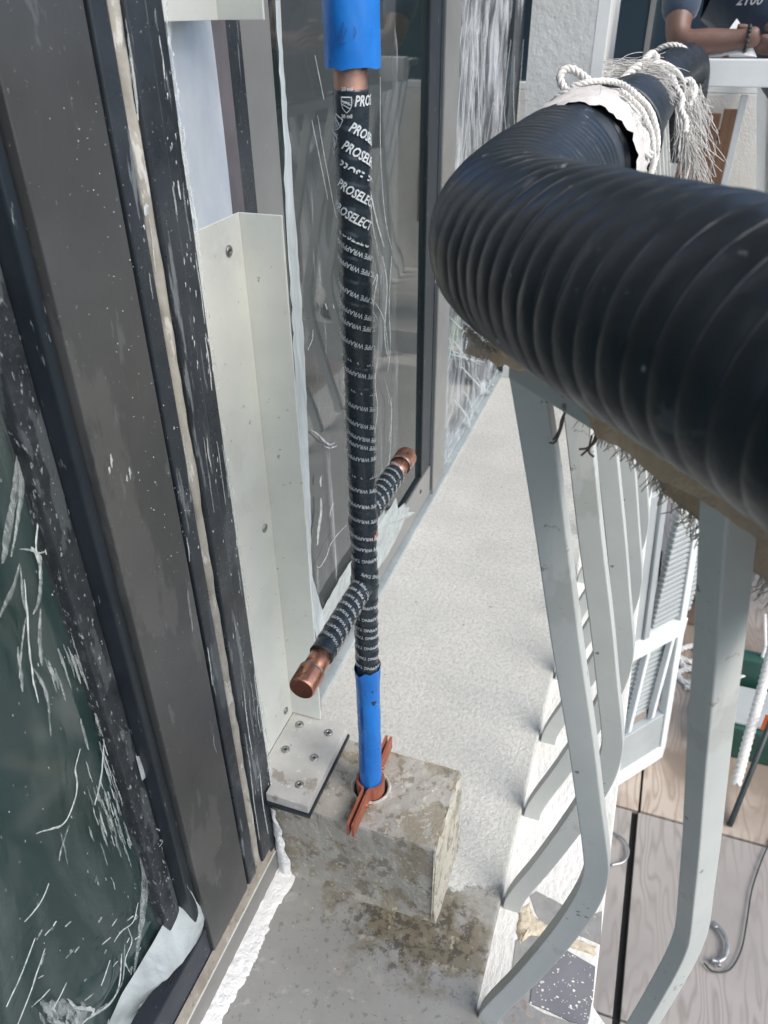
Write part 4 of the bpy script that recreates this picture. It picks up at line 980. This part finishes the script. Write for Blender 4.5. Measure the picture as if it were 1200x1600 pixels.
for (pts,w_) in (([(905,165),(925,172),(945,178),(958,190),(952,200),(940,192)],.93),([(930,158),(955,166),(976,182),(988,205),(992,228)],.94),([(890,180),(915,178),(940,190),(962,212),(975,232)],.92),([(985,190),(998,186),(1008,198),(1006,218),(996,228),(988,214)],.955)):
    obj('rope_turn',rope(RP(pts,w_),.0036,.02),M['rope'],R1)
obj('frayed_fibres',strands(lambda r:atW(r.uniform(880,985),r.uniform(158,225),.935),lambda r:r2*.8-u2*.5-fw*.1,160,.035,.0005,.3,44),M['rope'],R1); stuff(R1.children[-1])
R2=thing('rope_lashing','white rope with a big open loop tied round the middle of the hose','rope',(-.1,1.55,1.32))
obj('rope_loop',rope(RP([(938,137),(925,143),(905,147),(888,144),(877,130),(876,116),(885,108),(898,110),(912,120),(926,131),(945,138),(965,132),(985,112),(1002,100)],1.42),.0068,.032),M['rope'],R2)
obj('rope_knot',rope(RP([(1000,108),(1008,92),(1020,84),(1027,92),(1022,103),(1010,98),(1014,86),(1024,82)],1.55),.0062,.03),M['rope'],R2)
obj('rope_tail',rope(RP([(1022,98),(1034,110),(1050,121),(1056,135),(1066,155),(1063,170),(1072,190),(1070,210)],1.62),.0062,.03),M['rope'],R2)
def wad():
    def fn(u,v):
        x=940+88*u; y=138-34*math.sin(u*2.2)+34*v-10*u
        w=1.46+.02*v; p=atW(x,y,w-.012*math.sin(v*math.pi)); return p+Vector((0,0,1))*.006*noise.noise(p*60)+Vector((.006,0,0))*noise.noise(p*45)
    return flatgrid(fn,40,12)
obj('frayed_fibres',strands(lambda r:atW(r.uniform(940,1010),r.uniform(110,150)-14,1.44),lambda r:r2*.95+u2*.12-fw*.1,420,.085,.00055,.13,9,.7),M['rope'],R2); stuff(R2.children[-1])
obj('frayed_fibres',strands(lambda r:atW(r.uniform(985,1005),r.uniform(125,140),1.42),lambda r:r2*.5-u2*.8,30,.09,.0008,.2,19,.4),M['rope'],R2); stuff(R2.children[-1])
R3=thing('rope_lashing','white rope with long frayed tassels tied round the far end of the hose','rope',(-.09,2.4,1.32))
obj('rope_turn',rope([(-.085+.072*math.cos(a),3.05-.03*math.sin(a),1.323+.072*math.sin(a)) for a in [math.pi*(-.1+1.2*k/20) for k in range(21)]],.0075,.04),M['rope'],R3)
obj('rope_turn',rope([(-.094+.072*math.cos(a),2.3-.25*math.sin(a),1.323+.072*math.sin(a)) for a in [math.pi*(-.2+.8*k/20) for k in range(21)]],.0065,.04),M['rope'],R3)
for (pts,n,L,sd) in (([(1062,125),(1075,140),(1085,150)],60,.14,1),([(1058,150),(1066,185),(1072,205)],90,.17,2),([(1066,130),(1080,128),(1090,135)],30,.10,3)):
    obj('frayed_fibres',strands(lambda r,pts=pts:atW(*[a+r.uniform(-5,5) for a in r.choice(pts)],1.95),lambda r:r2*.35-u2*.9,n*2,L,.0008,.14,sd,.5),M['rope'],R3); stuff(R3.children[-1])
obj('rope_tail',rope(RP([(1052,118),(1062,128),(1078,125),(1086,140),(1080,160),(1074,170)],1.95),.0065,.035),M['rope'],R3)

# ------------------------------------------------------------------ burlap under the hose
bl=thing('burlap_pad','brown frayed burlap pad draped over the rail beneath the hose','burlap',(.0,.56,1.24))
def burlap():
    # from under the hose over the rail cap and down the outer side
    cA=Vector((*cornerAt(0),0)); 
    def fn(u,v):
        t=.012+.50*u; base=Vector((*lineB(0,t-.02),0)); n3=Vector((nrm.x,nrm.y,0))
        hang=(.070+.30*max(0,min(t,.15))+.16*max(0,t-.15))*(1+.10*noise.noise(Vector((t*14,0,0))))
        s=v
        if s<.18: f=s/.18; g=min(1,max(0,(t-.085)/.05)); off=-.0395-.003*f*(1-f); z=1.2535-.041*g*(1-f)
        elif s<.35: f=(s-.18)/.17; off=-.0395+.0615*f; z=1.2535+.0025*f
        else: f=(s-.35)/.65; off=.022+.012*math.sin(f*3.)+.018*f; z=1.256-hang*f
        p=base+n3*off; p.z=z; w_=.004*noise.noise(Vector((t*22,v*6,0)))+.0015*noise.noise(p*120); return p+n3*w_+Vector((0,0,w_))
    return flatgrid(fn,90,36),fn
bme,bfn=burlap(); obj('cloth',bme,M['burlap'],bl)
fr=[];rr=random.Random(12)
for i in range(520):
    u=rr.random(); p=Vector(bfn(u,.985)); q=[p.copy()]; d=Vector((rr.gauss(0,.35),rr.gauss(0,.35),-1)).normalized(); L=rr.uniform(.008,.024)
    for k in range(4): d=(d+Vector((rr.gauss(0,.3),rr.gauss(0,.3),-.1))).normalized(); p=p+d*L/4; q.append(p.copy())
    fr.append(tube(q,.00055,4,False))
stuff(obj('frayed_threads',merge(fr),M['fray'],bl))
def corner_wad():
    def fn(u,v):
        x=728+108*u; y=515+48*u+ (36-18*u)*math.sin(v*math.pi*.5)+ (8 if v>0 else 0)*noise.noise(Vector((u*9,v*3,0)))
        p=atW(x,y,.665-.05*u+.02*v); return p+Vector((1,1,1))*.004*noise.noise(p*70)
    return flatgrid(fn,30,12)
obj('corner_fold',corner_wad(),M['burlap'],bl)
obj('corner_threads',strands(lambda r:atW(730+r.uniform(-3,70),512+r.uniform(-6,40),.65),lambda r:-r2*.6-u2*.5,90,.016,.0005,.5,31),M['fray'],bl); stuff(bl.children[-1])

# ------------------------------------------------------------------ neighbouring balcony, far end
struct(obj('neighbour_floor',box((-.34,3.98,-.25),(4.2,5.2,-.02),.004),M['stucco_white']))
nwall=thing('neighbour_wall','white low wall under the dark window beyond the far railing','wall',(1.2,5.2,0))
obj('parapet',box((-1.2,5.2,-.25),(4.2,5.4,1.09),.006),M['stucco_white'],nwall)
nwin=thing('neighbour_window','dark blue reflecting window behind the leaning person','window',(1.2,5.3,1.1))
obj('glass_pane',box((-1.2,5.30,1.11),(4.2,5.31,3.1)),M['glass_neigh'],nwin)
obj('window_bar',box((-1.2,5.2,1.0905),(4.2,5.32,1.125),.003),M['white_paint'],nwin)
obj('window_bar',box((-.30,5.295,1.13),(-.27,5.2995,3.1)),M['grey_frame'],nwin)
for (x,z) in ((-.05,1.0),):
    pass
nd=thing('wood_panel','brown planked wooden panel leaning on the white wall beyond the far rail','panel',(.12,5.1,-.02))
for k in range(4): obj('plank',prism([(-.06+.082*k,5.12),(.012+.082*k,5.12),(.012+.082*k,5.145),(-.06+.082*k,5.145)],.30+.01*(k%2),1.02-.012*(k%3),.003),M['wood_dark'],nd)
for z_ in (.42,.86): obj('batten',box((-.06,5.147,z_),(.26,5.165,z_+.05),.002),M['wood_dark'],nd)
nr=thing('side_railing','white bellied railing running away on the right beyond the person','railing',(.20,4.5,0))
def wb(x,y):
    o=bpy.data.objects.new('baluster',bm2); COL.objects.link(o); o.parent=nr; o.matrix_parent_inverse=Matrix.Translation(-ROOT[nr.name]); o.location=(x,y,0)
bm2=bmesh_.copy(); bm2.materials.clear(); bm2.materials.append(M['white_paint'])
for k in range(9): wb(.34,4.02+k*.13)
obj('top_rail',box((.295,4.0,1.214),(.355,5.19,1.25),.003),M['white_paint'],nr)

# ------------------------------------------------------------------ person leaning on the far rail
def skin(name,nodes,edges,m,parent,sub=2,root=0):
    me=bpy.data.meshes.new(name); me.from_pydata([n[0] for n in nodes],edges,[]); o=obj(name,me,m,parent)
    md=o.modifiers.new('s','SKIN'); md.use_smooth_shade=True
    for i,n in enumerate(nodes):
        rr=n[1]; me.skin_vertices[0].data[i].radius=rr if isinstance(rr,tuple) else (rr,rr)
    me.skin_vertices[0].data[root].use_root=True
    s=o.modifiers.new('d','SUBSURF'); s.levels=sub; s.render_levels=sub
    dg=bpy.context.evaluated_depsgraph_get(); dg.update(); ev=bpy.data.meshes.new_from_object(o.evaluated_get(dg)); o.modifiers.clear()
    o.data=ev; ev.materials.clear(); ev.materials.append(m); ev.polygons.foreach_set('use_smooth',[True]*len(ev.polygons)); return o
pe=thing('person','person in a navy T-shirt leaning with folded forearms on the far rail','person',(.17,4.15,-.02))
BX=.165
elb=Vector((-.088,3.575,1.378)); wr=Vector((.150,3.555,1.395)); shl=Vector((-.105,3.76,1.66)); shr=Vector((.44,3.78,1.66)); elr=Vector((.47,3.60,1.385)); wrr=Vector((.24,3.60,1.372))
HX2=.62; body=[((HX2,4.10,1.02),(.17,.13)),((.44,4.0,1.25),(.15,.12)),((.22,3.86,1.50),(.17,.12)),((BX,3.79,1.68),(.13,.09)),((BX,3.76,1.79),.062),((BX,3.73,1.87),.075),((BX,3.71,1.97),(.10,.115)),((BX,3.73,2.05),(.07,.08)),
 (tuple(shl),.062),(tuple(elb),.053),(tuple(elb.lerp(wr,.35)),.052),(tuple(wr),.033),(tuple(wr+Vector((.055,-.005,.012))),(.046,.024)),
 (tuple(shr),.062),(tuple(elr),.050),(tuple(elr.lerp(wrr,.35)),.050),(tuple(wrr),.033),(tuple(wrr+Vector((-.055,-.02,.012))),(.044,.022)),
 ((HX2-.12,4.12,.98),.11),((HX2-.13,4.10,.52),.075),((HX2-.13,4.16,.08),.048),((HX2-.14,4.04,.02),(.045,.03)),
 ((HX2+.12,4.12,.98),.11),((HX2+.13,4.10,.52),.075),((HX2+.13,4.16,.08),.048),((HX2+.14,4.04,.02),(.045,.03))]
be=[(0,1),(1,2),(2,3),(3,4),(4,5),(5,6),(6,7),(3,8),(8,9),(9,10),(10,11),(11,12),(3,13),(13,14),(14,15),(15,16),(16,17),(0,18),(18,19),(19,20),(20,21),(0,22),(22,23),(23,24),(24,25)]
skin('body',body,be,M['skin'],pe)
def fingers(w0,sx,dn):
    for k in range(4):
        b=w0+Vector((sx*.045,0,.024-.019*k)); L=(.082,.092,.085,.066)[k]
        q=[b,b+Vector((sx*L*.4,-.012,.003)),b+Vector((sx*L*.75,-.016,-.012)),b+Vector((sx*L*.95,-.004,-.026))]
        obj('finger',tube(catmull(q,4),lambda f:.0105-.003*f,8),M['skin'],pe)
    q=[w0+Vector((sx*.01,-.01,.02)),w0+Vector((sx*.04,-.02,.045)),w0+Vector((sx*.075,-.022,.05))]
    obj('thumb',tube(catmull(q,4),lambda f:.012-.003*f,8),M['skin'],pe)
fingers(wr+Vector((.05,-.005,.012)),1,0); fingers(wrr+Vector((-.05,-.02,.012)),-1,0)
sl=shl.lerp(elb,.80); srr=shr.lerp(elr,.62)
shirt=[((HX2,4.09,1.0),(.20,.15)),((.45,3.99,1.24),(.19,.145)),((.20,3.86,1.46),(.25,.14)),((BX,3.79,1.66),(.155,.105)),((BX,3.765,1.755),.080),(tuple(shl),.085),(tuple(sl),.074),(tuple(shr),.085),(tuple(srr),.074)]
skin('shirt',shirt,[(0,1),(1,2),(2,3),(3,4),(3,5),(5,6),(3,7),(7,8)],M['navy'],pe)
tr=[((HX2,4.10,1.0),(.175,.14)),((HX2-.12,4.12,.92),.125),((HX2-.13,4.10,.5),.095),((HX2-.13,4.16,.10),.075),((HX2+.12,4.12,.92),.125),((HX2+.13,4.10,.5),.095),((HX2+.13,4.16,.10),.075)]
skin('trousers',tr,[(0,1),(1,2),(2,3),(0,4),(4,5),(5,6)],M['trousers'],pe)
for s in (-1,1): skin('shoe',[((HX2+s*.135,4.18,.035),.05),((HX2+s*.14,4.06,.025),.048),((HX2+s*.14,3.99,.018),.035)],[(0,1),(1,2)],M['dark'],pe)
skin('hair',[((BX,3.76,2.06),(.10,.105)),((BX,3.80,1.98),(.095,.07))],[(0,1)],M['hair'],pe)
for s in (-1,1):
    obj('eye',tube([(BX+s*.035,3.602,1.975),(BX+s*.035,3.598,1.975)],.010,10),M['paper'],pe)
    skin('ear',[((BX+s*.108,3.73,1.985),.014),((BX+s*.110,3.735,1.955),.010)],[(0,1)],M['skin'],pe,1)
skin('nose',[((BX,3.605,1.985),.010),((BX,3.59,1.955),.017)],[(0,1)],M['skin'],pe,1)
obj('mouth',tube([(BX-.028,3.612,1.915),(BX,3.604,1.912),(BX+.028,3.612,1.915)],.006,8),mat('lips',(.16,.06,.05),None,10,.5),pe)
# bracelet
bc=wr+Vector((.008,0,.002)); br=[]
for k in range(15): a=2*math.pi*k/15; br.append(tube([bc+Vector((-.006,.037*math.cos(a),.037*math.sin(a))),bc+Vector((.0,.040*math.cos(a),.040*math.sin(a))),bc+Vector((.006,.037*math.cos(a),.037*math.sin(a)))],lambda f:.007 if f==.5 else .004,8))
obj('bracelet',merge(br),M['cable_black'],pe)
tv,tf=T('2100',.052,.3,.0006)
c0=onY(1149,8,3.70)
shp=bpy.data.objects['shirt']
dg=bpy.context.evaluated_depsgraph_get()
tvs=[]
for v in tv:
    p=Vector((c0.x+v.x*.85,3.2,c0.z+v.y))
    hit,loc,nn,ix=shp.data and shp.ray_cast(p,Vector((0,1,0)))
    tvs.append(Vector((p.x,(loc.y if hit else 3.66)-.004,p.z)))
obj('shirt_number',mesh('t2100',tvs,tf),M['white_text'],pe)
pp=tag(obj('folded_paper',mesh('pp',[(.02,3.565,1.336),(.105,3.60,1.336),(.205,3.565,1.337),(.14,3.545,1.352),(.11,3.63,1.458),(.075,3.61,1.40),(.16,3.61,1.405)],[(0,3,5),(3,2,6),(5,3,6),(5,6,4),(0,1,2,3)]),M['paper']),'folded white sheet of paper under the forearm on the far rail','paper')

# ------------------------------------------------------------------ plywood deck below
DZ=-2.0
dk=struct(obj('lower_deck',box((-.6,-2,DZ-.12),(4.5,9,DZ-.03)),M['dark']))
def ply(x0,y0,x1,y1,m,dz=0): obj('plywood_sheet',box((x0+.006,y0+.005,DZ-.03),(x1-.006,y1-.005,DZ+dz),.003),m,dk)
g_=.006
ply(-.6,1.735,.365,2.775,M['ply_grey']); ply(.385,1.735,1.60,2.775,M['ply_grey'],.003); ply(1.60,1.735,2.82,2.775,M['ply_grey'])
ply(-.6,.5,.365,1.735,M['ply_grey']); ply(.385,.5,1.6,1.735,M['ply_grey'],.002); ply(1.60,.5,2.82,1.735,M['ply_grey'])
ply(-.6,2.775,.395,5.2,M['ply_brown'],.004); ply(.395,2.775,1.62,5.2,M['ply_brown'],.010); ply(1.62,2.775,2.82,5.2,M['ply_brown'],.004)
ply(-.6,5.2,.6,9,M['ply_brown']); ply(.6,5.2,1.8,9,M['ply_brown'],.006); ply(1.8,5.2,3,9,M['ply_brown'])
# things on it
def dq(x,y,z=DZ+.012): return onZ(x,y,z)
def dpath(pts,z=DZ+.02): return catmull([onZ(x,y,z) for x,y in pts],8)
tag(obj('wire_loop',tube(dpath([(958,1300),(975,1312),(982,1330),(975,1346),(955,1352)]),.006,8),M['steel']),'pale thin wire loop lying on the plywood beside the ledge edge','wire')
tag(obj('thin_cord',tube(dpath([(1205,1310),(1190,1345),(1175,1390),(1167,1440),(1158,1485),(1140,1515),(1115,1518),(1100,1505)]),.004,6),M['cable_black']),'thin dark cord curling over the grey plywood at lower right','cord')
sh=thing('steel_shackle','curved galvanised steel shackle on the grey plywood beside the thin cord','shackle',tuple(dq(1125,1480)))
obj('bow',tube(dpath([(1116,1443),(1128,1455),(1137,1475),(1133,1495),(1122,1503)],DZ+.03),.010,10),M['steel'],sh)
obj('pin',tube(dpath([(1112,1500),(1122,1503),(1124,1510)],DZ+.03),.010,8),M['steel'],sh); obj('pin',tube(dpath([(1114,1440),(1119,1450)],DZ+.03),.010,8),M['steel'],sh)
sc_=thing('steel_cable','stretched steel cable passing behind the near baluster at the bottom','cable',tuple(dq(1030,1580)))
obj('strand',tube([onZ(1072,1420,DZ+.4),onZ(1050,1500,DZ+.4),onZ(1005,1625,DZ+.4)],.010,8),M['steel'],sc_); obj('dark_strand',tube([onZ(1078,1440,DZ+.38),onZ(1056,1510,DZ+.38),onZ(1012,1625,DZ+.38)],.006,8),M['cable_black'],sc_)
tag(obj('black_cable',tube([onZ(1140,1290,DZ+.02),onZ(1170,1215,DZ+.15),onZ(1207,1120,DZ+.5)],.014,8),M['cable_black']),'taut black cable running up over the tan plywood at the right','cable')
tag(obj('braided_rope',rope([onZ(1150,1225,DZ+.15),onZ(1170,1150,DZ+.35),onZ(1195,1060,DZ+.6),onZ(1222,950,DZ+.9)],.023,.09),M['rope']),'thick braided white rope rising past the green tool case','rope')
ca_=tag(obj('coiled_rope',rope(dpath([(1062,1015),(1082,1010),(1094,1022),(1080,1034),(1063,1028),(1070,1042),(1090,1048),(1092,1062),(1070,1066),(1060,1052),(1078,1046),(1096,1056),(1092,1074),(1070,1074)],DZ+.03),.016,.09),M['rope']),'loosely coiled pale rope on the tan plywood','rope')
tag(obj('hanging_cord',tube([onZ(1195,960,DZ+.6),onZ(1196,1010,DZ+.5),onZ(1190,1030,DZ+.4),onZ(1172,1052,DZ+.3),onZ(1150,1060,DZ+.3)],.010,8),M['rope']),'thin pale cord hanging in front of the green tool case','cord')
gc=thing('tool_case','dark green plastic tool case with orange lettering, half hidden at the right edge','tool case',tuple(dq(1190,1180)))
g0=onZ(1145,1185,DZ+.01)
obj('case_body',box((g0.x-.12,g0.y-.0,DZ+.012),(g0.x+.75,g0.y+.34,DZ+.24),.02),M['green_plastic'],gc)
obj('case_lid',box((g0.x-.06,g0.y+.36,DZ+.012),(g0.x+.70,g0.y+.46,DZ+.42),.02),M['green_plastic'],gc)
obj('case_top_grey',box((g0.x-.11,g0.y+.03,DZ+.2405),(g0.x+.70,g0.y+.32,DZ+.262),.01),M['greypanel'],gc)
tv,tf=T('E',.16,0,.003); q=onY(1187,1132,g0.y); obj('case_lettering',mesh('e',[(q.x+v.x,g0.y-.002,q.z-.03+v.y) for v in tv],tf),M['orange_text'],gc)
wn=thing('cable_winch','brown drum winch on the deck behind the near baluster','winch',tuple(dq(1080,900)))
w0=onZ(1080,915,DZ+.3)
obj('drum',tube([w0+u2*.07,w0+u2*.05,w0-u2*.05,w0-u2*.07],lambda f:.085 if .2<f<.8 else .075,20),M['spool'],wn)
obj('drum_flange',tube([w0-u2*.075,w0-u2*.095],.095,20),M['cable_black'],wn)
obj('handle',tube(catmull([w0+r2*.02+u2*.09,w0+r2*.13+u2*.08,w0+r2*.14-u2*.06,w0+r2*.06-u2*.10],6),.012,8),M['cable_black'],wn)
obj('cable_end',tube(catmull([w0+r2*.12-u2*.02-fw*.09,w0-fw*.09-u2*.02,w0-r2*.09-u2*.03,w0-r2*.13-u2*.08],6),.010,8),M['steel'],wn)
obj('base_frame',box((w0.x-.06,w0.y-.05,DZ+.01),(w0.x+.10,w0.y+.1,DZ+.22),.01),M['spool'],wn)

# ------------------------------------------------------------------ lower white railing, 45 degrees
lr=thing('lower_railing','white framed railing with louvred panels standing on the plywood deck below','railing',(.35,3.05,DZ))
b0=Vector((.468,3.185,0)); d0=Vector((.62,.785,0)).normalized()*-1; n0=Vector((d0.y,-d0.x,0))
def lbox(t0,t1,z0,z1,o0,o1,m,nm,lean=0):
    pts=[]; 
    for (t,o) in ((t0,o0),(t1,o0),(t1,o1),(t0,o1)): pts.append(b0+d0*t+n0*o)
    vs=[(p.x,p.y,z0) for p in pts]+[(p.x+d0.x*lean,p.y+d0.y*lean,z1) for p in pts]
    me=mesh('lb',vs,[(3,2,1,0),(4,5,6,7),(0,1,5,4),(1,2,6,5),(2,3,7,6),(3,0,4,7)]); bm=bmesh.new(); bm.from_mesh(me); bmesh.ops.recalc_face_normals(bm,faces=bm.faces[:]); bmesh.ops.bevel(bm,geom=bm.edges[:],offset=.003,segments=1,affect='EDGES'); bm.to_mesh(me); bm.free()
    return obj(nm,me,m,lr)
lbox(0,1.6,DZ+.012,DZ+.12,-.03,.03,M['white_paint'],'base_plinth'); lbox(.02,1.6,DZ+.12,DZ+.40,-.02,.02,M['greypanel'],'base_panel')
lbox(-.0,.045,DZ+.12,DZ+1.9,-.03,.015,M['white_paint'],'post',.24)
lbox(.125,1.6,DZ+.99,DZ+1.09,-.035,.02,M['white_paint'],'mid_rail')
for k in range(5): lbox(.16+.17*k,.185+.17*k,DZ+.42,DZ+.985,-.02,.01,M['white_paint'],'baluster')
lbox(.42,1.6,DZ+1.09,DZ+1.9,-.015,.01,M['greypanel'],'shutter_panel',.1)
for k in range(26): lbox(.10,.36,DZ+1.12+k*.03,DZ+1.14+k*.03,-.02,.012,M['greypanel'],'slat',.0)
for k in range(16): lbox(.05,.44,DZ+.45+k*.033,DZ+.47+k*.033,.02,.045,M['greypanel'],'slat',.0)
lbox(.385,.42,DZ+1.09,DZ+1.9,-.03,.012,M['greypanel'],'shutter_stile',.1)
bpy.data.curves.remove(fc)
